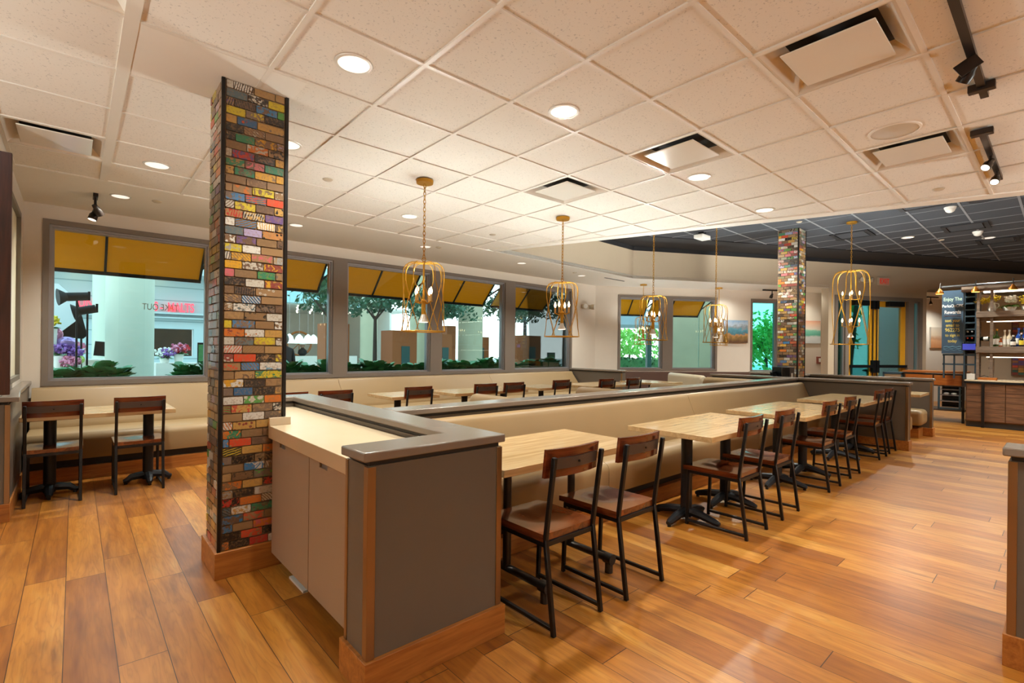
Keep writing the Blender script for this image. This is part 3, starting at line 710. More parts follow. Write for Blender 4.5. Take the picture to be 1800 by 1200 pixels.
CHAIRS = [
 (1.835,1.565,0,'reddish wood chair nearest the taupe end panel, at the first table'),
 (2.372,1.545,0,'second reddish wood chair from the taupe end panel, at the first table'),
 (3.705,1.485,0,'left of two wooden chairs at the second pair of near tables'),
 (4.360,1.485,0,'right of two wooden chairs at the second pair of near tables'),
 (5.540,1.495,0,'left of two glossy wooden chairs at the third pair of near tables'),
 (6.310,1.515,0,'right of two glossy wooden chairs at the third pair of near tables'),
 (7.664,1.545,0,'wooden chair at the last near table, second from the half wall end'),
 (8.235,1.555,0,'wooden chair at the last near table, closest to the half wall end'),
 (-.125,5.565,0,'wooden chair beside the left wall wainscot at the table for two'),
 (.455,5.575,0,'wooden chair nearer the mosaic column at the table for two'),
 (1.66,5.28,0,'dark wood chair back half hidden by the mosaic column'),
 (2.142,5.27,0,'dark wood chair back just right of the column, behind the counter wall cap'),
 (3.165,5.24,0,'dark wood chair back at the small window table left of the long half wall start'),
 (4.19,5.21,0,'left of two chair backs close together at the window tables'),
 (4.70,5.20,0,'right of two chair backs close together at the window tables'),
 (5.715,5.22,0,'dark wood chair back alone at the fourth window table'),
 (6.61,5.03,0,'reddish chair back second from the end of the window table row'),
 (7.25,4.95,0,'dark chair back with a pale lit top edge ending the window table row')]
ch0 = make_chair(CHAIRS[0][3])
for k, (x, y, rz, lb) in enumerate(CHAIRS):
    o = ch0 if k == 0 else dup(ch0, (x,y,0), lb)
    o.location = (x,y,0); o['group'] = 'reddish wood and black steel dining chairs'

# ------------------------------------------------------------------ tables
def ped(t, x, y, arm=.27, z=.74):
    c = MB(); c.cyl((x,y,.03),(x,y,z-.038),.043,20); c.build('column', M['cast'], t)
    MB().box(x-.17,y-.17,z-.05, x+.17,y+.17,z-.036).build('top_plate', M['cast'], t, smooth=False)
    for k in range(4):
        a = k*math.pi/2; d = Vector((math.cos(a), math.sin(a), 0)); p = Vector((x,y,0))
        mb = MB(); mb.tube([p+d*.02+Vector((0,0,.075)), p+d*.13+Vector((0,0,.062)), p+d*(arm-.03)+Vector((0,0,.036)), p+d*arm+Vector((0,0,.03))], [.036,.032,.026,.016], 8)
        mb.cyl(tuple(p+d*(arm-.02)+Vector((0,0,0))), tuple(p+d*(arm-.02)+Vector((0,0,.03))), .014, 10)
        mb.build('foot', M['cast'], t)
def table(x0, y0, x1, y1, label, peds=None, z=.74, th=.038, arm=.27):
    cx, cy = (x0+x1)/2, (y0+y1)/2
    t = thing('dining_table', label, 'table', (cx,cy,0), group='pale wood dining tables')
    w, d = (x1-x0)/2, (y1-y0)/2
    MB().box(-w,-d,z-th, w,d,z).build('tabletop', M['ttop'], t, bevel=.003)
    for x, y in (peds if peds is not None else [(cx,cy)]): ped(t, x-cx, y-cy, arm, z)
    return t
t = table(1.555,1.80,2.725,2.475,'wide pale wood table on pipe legs next to the taupe end panel', [])
for x in (1.855,2.40):
    x -= 2.14; m = MB(); m.cyl((x,-.02,.08),(x,-.02,.702),.024,14); m.cyl((x,-.02,.69),(x,-.02,.702),.07,14); m.build('pipe_leg', M['pipe'], t)
    m = MB(); m.cyl((x,-.33,.082),(x,.31,.082),.022,14)
    for yy in (-.325,.305):
        m.cyl((x,yy-.028,.082),(x,yy+.028,.082),.031,14); m.cyl((x,yy,.0),(x,yy,.082),.024,12)
    m.build('foot_pipe', M['pipe'], t)
table(3.245,1.60,3.905,2.285,'square pale table on the left of the second near pair', [(3.62,1.99)])
table(3.912,1.60,4.575,2.285,'square pale table on the right of the second near pair', [(4.28,1.99)])
table(4.925,1.56,5.625,2.29,'square pale table on the left of the third near pair')
table(5.632,1.56,6.335,2.29,'square pale table on the right of the third near pair')
table(6.86,1.57,8.22,2.28,'wide pale table by the far end of the tan banquette', [(7.2,1.95),(7.9,1.95)])
table(-.335,5.665,.73,6.33,'pale table for two with two chairs beside the left wall wainscot', [(-.155,5.93),(.545,5.95)], z=.724, arm=.19)
table(1.25,5.36,2.07,6.02,'pale window table mostly hidden behind the counter wall cap')
table(2.83,5.33,3.50,5.99,'small square pale table right of the hidden one along the windows', [(3.06,5.62)])
table(3.715,5.29,5.02,5.96,'long pale window table with two chair backs close together', [(4.05,5.55),(4.75,5.55)])
table(5.285,5.31,5.99,5.97,'square pale window table with one chair right of the long one')
table(6.28,5.10,7.62,5.85,'last pale window table, near the short far half wall', [(6.6,5.48),(7.3,5.48)])
table(7.93,4.86,8.66,5.78,'pale booth table with a dark base in front of the pale shiny bench')
table(9.05,1.40,9.75,2.7,'pale booth table between the two taupe booth dividers')
table(7.45,3.06,8.0,4.2,'booth table behind the long half wall near its corner')

# ------------------------------------------------------------------ cage pendants
def bulb(x, y, z, e, r=.05, col=(.94,1,.97)):
    # candle bulb lights aimed up only, linear falloff, shaped to brighten the ceiling
    l = bpy.data.lights.new('bulb_fill_light', 'SPOT'); l.spot_size = R(180); l.spot_blend = .55; l.energy = e; l.color = col; l.shadow_soft_size = r; l.use_nodes = True
    nt = l.node_tree; em = nt.nodes['Emission']; fo = nt.nodes.new('ShaderNodeLightFalloff'); fo.inputs[0].default_value = 1; nt.links.new(fo.outputs['Linear'], em.inputs['Strength'])
    o = bpy.data.objects.new('bulb_fill_light', l); C.objects.link(o); o.location = (x,y,z); o.rotation_euler = (R(180),0,0); return o
def cage_pendant(label, x, y, zc, zb=1.48, zt=2.105, rb=.2, tiers=1, name='cage_pendant_light', pw=1.0):
    t = thing(name, label, 'pendant light', (x,y,zc))
    H = zt-zb; B = zb-zc
    MB().lathe([(.075,-.028),(.078,-.006),(.078,0),(.02,0)]).build('canopy', M['gold'], t)
    ch = MB(); z = -.03; k = 0
    while z > zt-zc+.05:
        a = k*math.pi/2; e = [(.011*math.cos(a)*math.cos(q), .011*math.sin(a)*math.cos(q), z-.019+.024*math.sin(q)) for q in [i*math.pi/4 for i in range(8)]]
        ch.tube(e, .0032, 5, closed=True); z -= .036; k += 1
    ch.tube([(.02*math.cos(q),0,zt-zc+.03+.02*math.sin(q)) for q in [i*math.pi/5 for i in range(10)]], .004, 6, closed=True)
    ch.build('chain', M['gold'], t)
    cg = MB(); nr = 6; TW = R(50)
    for tw in (-1, 1):
        for k in range(nr):
            a0 = 2*math.pi*(k+(.5 if tw > 0 else 0))/nr; pts = []
            for r, h in ((.02,.985),(.35,1.0),(.62,.995),(.80,.965),(.90,.91),(.935,.83),(.93,.76)):
                pts.append((r*rb*math.cos(a0)*1.0, r*rb*math.sin(a0), B+H*h))
            for i in range(1, 9):
                f = i/8; p0 = Vector((.93*math.cos(a0), .93*math.sin(a0))); p1 = Vector((math.cos(a0+tw*TW), math.sin(a0+tw*TW))); p = p0.lerp(p1, f)
                p = p.normalized()*max(p.length, .92)
                pts.append((p.x*rb, p.y*rb, B+H*.76*(1-f)))
            cg.tube(pts, .004 if rb < .25 else .0055, 5)
    cg.tube([(rb*math.cos(q), rb*math.sin(q), B) for q in [i*math.pi/12 for i in range(24)]], .006, 6, closed=True)
    cg.tube([(.12*rb*math.cos(q), .12*rb*math.sin(q), B+H) for q in [i*math.pi/6 for i in range(12)]], .006, 6, closed=True)
    cg.build('cage', M['gold'], t)
    st = MB(); lo = .44*H if tiers == 1 else .25*H
    st.cyl((0,0,B+H),(0,0,B+lo),.009,10); st.lathe([(.025,B+lo-.02),(.03,B+lo),(.012,B+lo+.02)])
    st.cyl((0,0,B+lo),(0,0,B+lo-.13),.020,12); st.build('stem', M['gold'], t)
    MB().lathe([(.05,B+lo-.19),(.047,B+lo-.185),(.03,B+lo-.155),(.02,B+lo-.12)]).build('spot_cup', M['ring'], t)
    MB().lathe([(.04,B+lo-.193),(.04,B+lo-.189)]).build('spot_lens', M['spotlens'], t)
    lv = [lo] if tiers == 1 else [lo, .62*H]
    for L_ in lv:
        for k in range(4):
            a = k*math.pi/2+.35; r = .085 if tiers == 1 else .12; px, py = r*math.cos(a), r*math.sin(a)
            am = MB(); am.tube([(0,0,B+L_),(px*.5,py*.5,B+L_-.018),(px,py,B+L_-.004)], .006, 6); am.lathe([(.016,B+L_-.006),(.018,B+L_)], (px,py,0), 10); ao = am.build('arm', M['gold'], t)
            MB().cyl((px,py,B+L_),(px,py,B+L_+.062),.0115,10).build('candle_sleeve', M['candle'], ao)
            MB().lathe([(.006,0),(.013,.018),(.014,.03),(.009,.05),(.001,.07)], (px,py,B+L_+.062), 10).build('bulb', M['bulb'], ao)
        bulb(x, y, zb+L_+.16, PEND*pw)
    return t
cage_pendant('mustard cage pendant hanging nearest the mosaic column', 2.378, 3.905, CZ-.009, pw=.75)
cage_pendant('mustard cage pendant in front of the last wide window', 4.216, 3.89, CZ-.009, pw=.7)
cage_pendant('cage pendant on a long chain before the left half of the angled window', 6.12, 3.9, DZ)
cage_pendant('cage pendant on a long chain before the sea picture', 7.985, 3.9, DZ)
cage_pendant('tall two tier mustard cage pendant in front of the entrance doors', 9.85, 2.452, DZ, 1.476, 2.72, .29, 2)
cage_pendant('small cage pendant on a thin rod near the angled window', 9.78, 6.49, CZ-.01, pw=.4)
cage_pendant('small cage pendant overlapping the lower left of the sea picture', 11.525, 5.55, CZ-.01, pw=.25)

# ------------------------------------------------------------------ ceiling fittings
SPOTS = []
def downlight(x, y, z, label, r=.085, on=True, grp='round recessed downlights'):
    t = thing('downlight', label, 'ceiling light', (x,y,z), group=grp)
    MB().lathe([(r*.97,-.002),(r,-.006),(r*1.16,-.005),(r*1.2,0)], n=28, cap=False).build('trim_ring', M['ring'], t)
    MB().lathe([(r*.98,-.0035),(r*.5,-.003),(.001,-.003)], n=28).build('reflector', M['can'], t)
    if on: SPOTS.append((x,y,z-.03))
    return t
for x, y, lb in ((1.122,2.584,'round downlight right of the mosaic column top, nearest the camera'),(2.353,2.174,'round downlight in the middle of the white ceiling above the first table'),(4.111,2.177,'round downlight beside the near square diffuser'),
    (5.581,2.193,'round downlight close to the edge of the white ceiling slab'),(.514,5.171,'round downlight left of the mosaic column'),(1.2,3.95,'round downlight peeking out from behind the mosaic column'),(2.911,5.107,'round downlight in the tiles before the third window')):
    downlight(x, y, CZ-.001, lb)
for x, y, lb in ((.341,6.469,'downlight in the plaster strip beside the left track light'),(2.067,6.43,'downlight in the plaster strip right of the column'),(3.926,6.407,'downlight in the plaster strip above the third window'),
    (5.9,6.42,'downlight in the plaster strip above the fourth window'),(7.75,6.62,'downlight in the plaster strip just before the emergency lamp')):
    downlight(x, y, CZ-.011, lb, .075)
downlight(8.55, 4.05, DZ-.001, 'bright downlight in the dark ceiling left of the far mosaic column')
downlight(11.9, 2.05, DZ-.001, 'bright downlight in the dark ceiling right of the tall pendant')
downlight(13.0, 1.02, DZ-.001, 'bright downlight in the dark ceiling among the dark diffusers')
for x, y, z, lb in ((4.09,6.303,CZ-.011,'small detector disc in the plaster strip beside a downlight'),(1.722,4.513,CZ-.001,'small white disc in the tiles right of the column'),(.641,6.422,CZ-.011,'small beige disc right of the left track light'),(6.02,.813,CZ-.001,'brown sprinkler disc near the slab edge'),(4.185,5.135,CZ-.001,'white disc beside a tile corner above the fourth window'),
    (9.2,3.05,DZ-.001,'small white disc on the dark ceiling by the far column'),(7.35,6.45,CZ-.011,'small disc beside the downlight by the emergency lamp'),(12.6,1.65,DZ-.001,'small pale disc on the dark ceiling left of the dark diffusers')):
    t = tag(MB().lathe([(.03,-.014),(.045,-.004),(.045,0)], (x,y,z)).build('ceiling_detector', M['beigep']), lb, 'detector')
def diffuser(i, j, label, m='plaque', z=CZ, off=0):
    x, y = GX+(i+.5)*G, GY+(j+.5)*G+off
    t = thing('ceiling_diffuser', label, 'air vent', (x,y,z), group='square ceiling diffusers')
    h = G/2-.013; k = MB()
    o = [(-h,-h),(h,-h),(h,h),(-h,h)]; q = [(-.20,-.20),(.20,-.20),(.20,.20),(-.20,.20)]; i1 = [(v[0]*.955,v[1]*.955) for v in o]
    vs = [(a,b,-.006) for a, b in o] + [(a,b,-.006) for a, b in i1] + [(a,b,.07) for a, b in q] + [(a,b,.012) for a, b in o]
    fs = []
    for e in range(4):
        f = (e+1) % 4; fs += [(e,f,4+f,4+e),(4+e,4+f,8+f,8+e),(e,f,12+f,12+e)]
    k.add(vs, fs); k.build('cone_frame', M[m] if m != 'plaque' else M['cone'], t, smooth=False)
    MB().box(-.201,-.201,.07,.201,.201,.2).build('duct', M['duct'], t, smooth=False)
    MB().box(-.205,-.205,-.010,.205,.205,-.002).build('plaque', M[m], t, bevel=.003)
    return t
for (i, j), lb in zip(DIFF, ('square white diffuser in the tiles beside a downlight near the middle','square white diffuser seen cornerwise by the second pendant canopy','largest square diffuser overhead at the upper right','square diffuser below the round ceiling speaker','square diffuser in the tiles above the left wall picture','diffuser whose corner shows at the upper left edge')):
    diffuser(i, j, lb)
def ddiff(x, y, lb):
    t = thing('ceiling_diffuser', lb, 'air vent', (x,y,DZ), group='dark ceiling diffusers')
    f = MB(); rect = [(-.3,-.3,.3,-.24),(-.3,.24,.3,.3),(-.3,-.24,-.24,.24),(.24,-.24,.3,.24)]
    for a, b, c, d in rect: f.box(a,b,-.02,c,d,-.001)
    f.build('frame', M['black'], t, smooth=False); MB().box(-.22,-.22,-.016,.22,.22,-.004).build('plaque', M['dtile'], t, smooth=False)
ddiff(9.35, 1.45, 'dark square diffuser close to the slab edge')
ddiff(11.6, 1.2, 'dark square diffuser right of the camera dome'); ddiff(13.4, .92, 'farthest dark square diffuser'); ddiff(10.9, 2.7, 'dark square diffuser behind the tall pendant chain')
for x, y, z, r, m, lb in ((4.232,.809,CZ,.135,'beigep','round beige ceiling speaker between two diffusers'),(9.75,.84,DZ,.14,'black','dark round speaker in the dark ceiling near the slab'),(13.2,.55,DZ,.14,'black','dark round speaker far right in the dark ceiling'),(11.2,2.9,DZ,.14,'black','dark round speaker beyond the tall pendant')):
    t = thing('ceiling_speaker', lb, 'speaker', (x,y,z))
    MB().lathe([(r,-.003),(r,-.008),(r*1.1,-.006),(r*1.12,0)], n=32, cap=False).build('rim', M['plaster' if z == CZ else 'black'], t)
    MB().lathe([(r*.99,-.004),(.02,-.006),(.001,-.009)], n=32).build('grille', M[m], t)
for x, y, lb in ((8.55,4.05,None),(9.9,1.2,'white security camera dome beside a dark ceiling tee'),(12.2,1.1,'white security camera dome beside a bright downlight')):
    if lb:
        t = thing('dome_camera', lb, 'camera', (x,y,DZ)); MB().lathe([(.07,-.03),(.075,0)]).build('base', M['white'], t); MB().ball((0,0,-.035),.062,16,(1,1,.8)).build('dome', M['white'], t)
t = thing('ceiling_projector', 'small white box lamp on the dark ceiling left of the far column', 'ceiling light', (8.75,4.55,DZ))
MB().box(-.05,-.05,-.05,.05,.05,0).build('mount', M['black'], t, smooth=False); MB().box(-.16,-.09,-.13,.16,.09,-.05).build('body', M['white'], t, bevel=.02)
tag(MB().prism([(8.30,6.44),(9.02,6.465),(9.02,6.50),(8.30,6.475)], CZ-.016, CZ-.009).build('slot_diffuser', M['duct'], smooth=False), 'thin dark slot vent in the plaster ceiling by the bulkhead', 'air vent')

def track_head(t, p, aim, drop=.09, lit=False, k=.75):
    p = Vector(p); d = Vector(aim).normalized(); b = p-Vector((0,0,drop))
    MB().cyl(tuple(p), tuple(b), .011, 8).build('stem', M['trackblk'], t)
    h = MB(); q = b+d*.12*k; h.tube([b-d*.03*k, b+d*.02*k, b+d*.05*k, q], [.03*k,.034*k,.05*k,.052*k], 14); ho = h.build('lamp_head', M['trackblk'], t)
    MB().tube([q-d*.004, q+d*.001], .045*k, 14).build('lens', M['spotlens'] if lit else M['ring'], ho)
t = thing('track_light', 'black track light with a large barn-door head at the upper right', 'track light', (3.4,.335,CZ-.008))
MB().box(-1.0,-.018,-.03,.58,.018,0).build('track', M['trackblk'], t, smooth=False)
MB().box(.40,-.058,-.045,.45,.058,-.002).build('feed_box', M['trackblk'], t, bevel=.004)
track_head(t, (.03,0,-.03), (.2,.35,-.45), .03, False, .62)
MB().bar((-.03,-.03,-.05),(-.05,.05,-.10),.006,.065).build('barn_door', M['trackblk'], t)
t = thing('track_light', 'short black track with two lit heads below the larger one', 'track light', (5.2,.40,CZ-.008))
MB().box(-.58,-.018,-.03,.75,.018,0).build('track', M['trackblk'], t, smooth=False)
MB().box(-.62,-.058,-.04,-.56,.058,-.002).build('feed_box', M['trackblk'], t, bevel=.004)
track_head(t, (-.02,0,-.03), (-.5,.3,-.6), .04, True, .6); track_head(t, (.45,0,-.03), (-.5,.1,-.6), .04, True, .6)
t = thing('track_light', 'small ceiling track lamp with two heads glowing above the left window', 'track light', (.147,6.577,CZ-.011))
MB().box(-.02,-.07,-.03,.02,.12,0).build('track', M['trackblk'], t, smooth=False)
track_head(t, (0,-.02,-.03), (.45,.5,-.7), .10, True); track_head(t, (.0,.08,-.03), (-.25,-.1,-.9), .13, True)
t = thing('track_light', 'small dark track with two heads above the narrow green window', 'track light', (12.75,4.75,CZ-.011))
MB().bar((-.28,.17,-.02),(.3,-.18,-.02),.03).build('track', M['trackblk'], t)
track_head(t, (-.06,.04,-.03), (.2,.4,-.8), .09); track_head(t, (.14,-.08,-.03), (.3,.3,-.8), .09)
q = bk(9.05,.7); t = thing('track_light', 'dark track lamp in the opening left of the chalkboard', 'track light', (q[0],q[1],2.868))
MB().bar((-.1,.06,-.02),(.25,-.12,-.02),.03).build('track', M['trackblk'], t); track_head(t, (0,0,-.03), (-.4,-.1,-.6), .12)

# emergency lamp, exit sign, alarm
def emlamp(p, n, label):
    n = Vector((n[0],n[1],0)).normalized(); s = Vector((-n.y,n.x,0)); t = thing('emergency_light', label, 'emergency light', p)
    MB().bar(tuple(-s*.13), tuple(s*.13), .05, .10).build('housing', M['beigep'], t, bevel=.01)
    for k in (-1, 1):
        c = s*k*.13+n*.07; d = (n+s*k*.5).normalized(); h = MB(); h.tube([c-d*.05, c, c+d*.05], [.045,.06,.062], 12); ho = h.build('lamp_head', M['beigep'], t); MB().tube([c+d*.048, c+d*.053], .052, 12).build('lens', M['ring'], ho)
emlamp((8.82,7.385,2.33), (0,-1), 'beige twin head emergency lamp on the wall by the window corner')
q = bk(6.0,-.03); emlamp((q[0],q[1],3.07), (-BN.x,-BN.y), 'twin head emergency lamp above the entrance doors')
ea = math.atan2(BD.y, BD.x)
q = bk(6.58,-.04); t = thing('exit_sign', 'red lettered exit sign on the beige wall above the doors', 'sign', (q[0],q[1],3.063), ea)
MB().box(-.16,-.02,-.1,.16,.03,.1).build('housing', M['beigep'], t, bevel=.004)
MB().box(-.145,-.024,-.085,.145,-.02,.085).build('face', P('pink_sign_face', 'd8a590', .5), t, smooth=False)
text('lettering', 'EXIT', .165, M['red'], t, (0,-.026,0), (R(90),0,0), .002, sx=.85)
q = aw(5.98,-.02); t = thing('alarm_pull_station', 'small brown and white alarm box on the alcove wall', 'alarm', (q[0],q[1],1.14), math.atan2(AD.y, AD.x))
MB().box(-.08,-.02,-.09,.08,.02,.09).build('box', P('brown_alarm_box', '8a4a3a', .5), t, bevel=.004); MB().box(-.045,-.026,-.05,.045,-.019,.05).build('cover', M['white'], t, bevel=.003)

# pictures
def picture(pt, a, b, z0, z1, label, stops, sc=3, dist=.3, angle=None, frame=None):
    p, q = Vector((*pt(a,-.035),0)), Vector((*pt(b,-.035),0)); c = (p+q)/2; L_ = (q-p).length
    t = thing('canvas_picture', label, 'picture', (c.x,c.y,(z0+z1)/2), math.atan2(q.y-p.y, q.x-p.x))
    h = (z1-z0)/2
    MB().box(-L_/2,0,-h, L_/2,.03,h).build('canvas', M['paper'], t, smooth=False)
    MB().box(-L_/2,-.004,-h, L_/2,0,h).build('print', paint_mat(label[:20], stops, 2, -h, h, sc, dist), t, smooth=False)
picture(aw, 3.276, 3.947, 1.555, 2.11, 'canvas print of a blue bay with flowers on the cream wall', [(.0,'5c3b22'),(.22,'8a6a35'),(.34,'c08a50'),(.42,'3f7686'),(.6,'5a9bb0'),(.68,'8d97a0'),(.8,'b7c8d8'),(1,'8fb0d0')], 9, .5)
picture(aw, 5.40, 5.98, 1.565, 2.14, 'canvas print of a green wave under a pink sky in the alcove', [(.0,'cfd2d2'),(.3,'d9dcdb'),(.38,'5fae95'),(.55,'7fc4ae'),(.62,'e2d8c8'),(.9,'e0b092'),(1,'d99a80')], 4, .2)
picture(lambda s, o: bk(s, 1.2+o), 9.7, 10.45, 1.5, 2.08, 'canvas print of warm sand half hidden by the chalkboard', [(.0,'c08050'),(.35,'cf9a70'),(.45,'b88a6a'),(.6,'c9b39a'),(1,'b9aa9a')], 5, .25)
# left wall: framed picture and timber post
t = thing('framed_picture', 'tall pale picture in a thin grey frame on the left wall', 'picture', (-.40,5.6,1.75))
MB().box(-.02,-.75,-.72,.0,.70,.74).build('print', paint_mat('pale_streaks', [(.0,'b9b3aa'),(.4,'d8d2c4'),(.7,'e3dcc6'),(1,'cfc6a8')], 1, -.6, .7, 2, .5), t, smooth=False)
f = MB()
for a in ((-.75,-.74,.70,-.70),(-.75,.72,.70,.76)): f.box(-.025,a[0],a[1],.03,a[2],a[3])
f.box(-.025,.68,-.74,.03,.72,.76); f.box(-.025,-.78,-.74,.03,-.75,.76); f.build('frame', P('grey_picture_frame', '6f675c', .5), t, smooth=False)
tag(MB().box(-.43,4.76,.98,-.327,4.80,2.62).build('timber_post', M['dwood'], bevel=.004), 'dark stained timber post on the left edge above the wainscot', 'post')

# ------------------------------------------------------------------ point of sale terminal on the second divider
t = thing('sales_terminal', 'black sales terminal with tangled black cables left of the far mosaic column', 'terminal', (9.2,3.3,0), R(-20))
MB().box(-.16,-.13,0,.16,.13,.80).build('stand', M['panel'], t, smooth=False)
MB().box(-.12,-.10,.80,.18,.10,1.075).build('housing', M['screen'], t, bevel=.008)
MB().box(.06,-.104,.81,.17,-.099,1.06).build('side_plate', M['strap'], t, smooth=False)
MB().box(.10,-.107,.90,.13,-.103,.97).build('sticker', M['paper'], t, smooth=False)
for k in range(9):
    a = R(150+k*9); mb = MB(); mb.tube([(-.10,-.02+k*.008,.85+.02*k),(-.2-.01*k,.0,.9+.025*(k % 4)),(-.32+.02*k,.02,.80+.02*k)], [.014,.012,.006], 6); mb.build('cable', M['hinge'], t)

# ------------------------------------------------------------------ bar
t = thing('bar_counter', 'bar with reclaimed wood plank front and pale top at the right', 'bar', (12.35,0,0))
MB().box(.03,-3,.10,.6,1.25,.80).build('carcass', M['bwood'], t, smooth=False)
for a, b in ((1.03,1.24),(.735,1.02),(.44,.725),(.14,.43),(-.2,.13)):
    for k in range(6): pass
    m = MB()
    for k in range(6): m.box(0,a,.125+k*.112,.03,b,.125+k*.112+.109)
    m.build('plank_panel', M['bwood'], t, smooth=False)
MB().box(.05,-3,0,.58,1.25,.10).build('kick', M['reveal'], t, smooth=False)
MB().box(-.03,-3,.80,.65,1.28,.835).build('edge_band', M['hinge'], t, smooth=False)
MB().box(-.02,-3,.835,.64,1.27,.862).build('bar_top', M['counter'], t, bevel=.003)
for y in (1.02,): MB().box(-.03,y-.02,0,.0,y+.02,.80).build('steel_post', M['steel'], t, smooth=False)
# shelving over the bar
t = thing('bar_shelving', 'weathered grey timber shelving with steel posts over the bar', 'shelving', (12.5,0,0))
for z0, z1, lb in ((1.36,1.475,'lower_shelf'),(2.01,2.12,'upper_shelf')):
    o = MB(); o.box(-.03,-3,z0,.30,1.135,z1); so = o.build(lb, M['gwood'], t, bevel=.004)
    MB().box(.06,-3,z0-.07,.28,1.12,z0).build('under_beam', M['gwood'], so, smooth=False)
    MB().box(.08,-3,z0-.085,.12,1.0,z0-.072).build('light_strip', emit('warm_strip', 'fff0d8', 6), so, smooth=False)
MB().box(-.06,-3,2.50,.40,1.34,2.62).build('header_beam', M['gwood'], t, smooth=False)
MB().box(.10,-3,2.475,.22,1.05,2.498).build('header_light', emit('warm_strip_header', 'fff4e2', 7), t, smooth=False)
for x, y in ((0.02,1.11),(.02,.93),(.28,1.11),(.28,.93)): MB().box(x-.02,y-.02,.865,x+.02,y+.02,2.50).build('steel_post', M['gwood'], t, smooth=False)
rl = MB(); rl.cyl((-.12,-3,2.63),(-.12,1.62,2.60),.022,12); rl.build('pipe_rail', P('galvanised_rail', '6f6f70', .3, .8), t)
for z in (1.06,1.24): MB().box(.02,.95,z,.28,.97,z+.03).build('rail', M['gwood'], t, smooth=False)
for k, (y, lb) in enumerate(((1.63,'amber lamp at the chalkboard end of the bar rail'),(1.13,'amber lamp over the wine rack on the bar rail'),(.65,'amber lamp over the flowers at the right edge'))):
    q = thing('rail_lamp', lb, 'lamp', (12.36,y,2.6))
    MB().tube([(0.02,0,.08),(-.02,0,.03),(-.05,0,-.04)], .008, 6).build('arm', M['pipe'], q)
    MB().lathe([(.065,-.13),(.06,-.10),(.03,-.06),(.012,-.03)], (-.05,0,0), 16).build('shade', P('amber_copper', 'b06a20', .3, .7), q)
    MB().lathe([(.055,-.134),(.055,-.129)], (-.05,0,0), 16).build('bulb', emit('amber_glow', 'ffc860', 5), q)
# wine rack and chalkboard
t = thing('wine_rack', 'tall dark steel wine rack beside the chalkboard', 'rack', (12.6,0,0))
f = MB()
for y in (1.305,1.15): f.box(0,y-.012,.865,.30,y+.012,2.5)
for y in (1.60,1.45): f.box(.02,y-.012,.865,.06,y+.012,1.32)
f.box(.02,1.14,1.12,.05,1.62,1.15); f.box(.02,1.14,1.30,.06,1.62,1.335); f.build('frame', M['bluesteel'], t, smooth=False)
for k in range(9): MB().box(.0,1.16,1.42+k*.122,.28,1.295,1.435+k*.122+.012).build('shelf', M['bluesteel'], t, smooth=False)
MB().box(.29,1.15,1.34,.305,1.305,2.5).build('back', M['reveal'], t, smooth=False)
def wbottle(x, y, z, lab, m, cap, lbl):
    q = thing('wine_bottle', lbl, 'bottle', (x,y,z)); MB().tube([(.26,0,0),(.08,0,0),(.05,0,0),(.03,0,0),(-.02,0,0)], [.036,.036,.026,.014,.013], 12).build('glass', M[m], q); MB().tube([(-.02,0,0),(-.05,0,0)], .015, 10).build('foil', cap, q)
M['wineg'] = P('dark_wine_glass', '1d2416', .1); M['redfoil'] = P('red_foil', 'c4452c', .3); M['goldfoil'] = P('gold_foil', 'd0902c', .3); M['greyfoil'] = P('grey_foil', 'a8a8a8', .3)
for k, z in enumerate((1.50+.0, 1.622, 1.744)):
    for y, w in ((1.26,'left'),(1.20,'right')):
        wbottle(12.64, y, z+.012+1.0*0, 'x', 'wineg', (M['goldfoil'],M['redfoil'],M['greyfoil'])[k], f"{w} wine bottle with {('gold','red','grey')[k]} foil lying in the wine rack")
t = thing('chalkboard', 'blue slate chalkboard with handwritten rewards message', 'sign', (12.585,1.475,1.94))
MB().box(0,-.155,-.6,.03,.155,.61).build('slate', M['slate'], t, smooth=False)
rot = (R(90),0,R(-90))
for body, z, s, m in (('Enjoy The',.44,.092,'chalkg'),('PerksOnCPK',.31,.078,'chalkw'),('Rewards',.19,.095,'chalkw'),('text your',.03,.08,'chalky'),('email to',-.06,.082,'chalky'),('962275',-.15,.1,'chalky'),('to sign in',-.25,.078,'chalky'),('today',-.36,.08,'chalky')):
    text('writing', body, s, M[m], t, (-.002,0,z), rot, .0005, sx=.72, bold=.0012)
sw = MB()
for k in range(3): sw.tube([(-.003,-.13+i*.026,-.47-.03*k+.008*math.sin(i*1.7+k*2)) for i in range(11)], .002, 4)
sw.build('chalk_waves', M['chalkb'], t); MB().tube([(-.003,-.12,.12),(-.003,.12,.118)], .002, 4).build('chalk_line', P('orange_chalk', 'c06848', .9), t)
t = thing('tablet_screen', 'small blue lit screen at the foot of the wine rack', 'screen', (12.55,1.225,1.47))
MB().box(0,-.09,-.065,.02,.11,.065).build('case', M['screen'], t, bevel=.004); MB().box(-.002,-.08,-.056,0,.10,.056).build('display', M['bluescreen'], t, smooth=False)
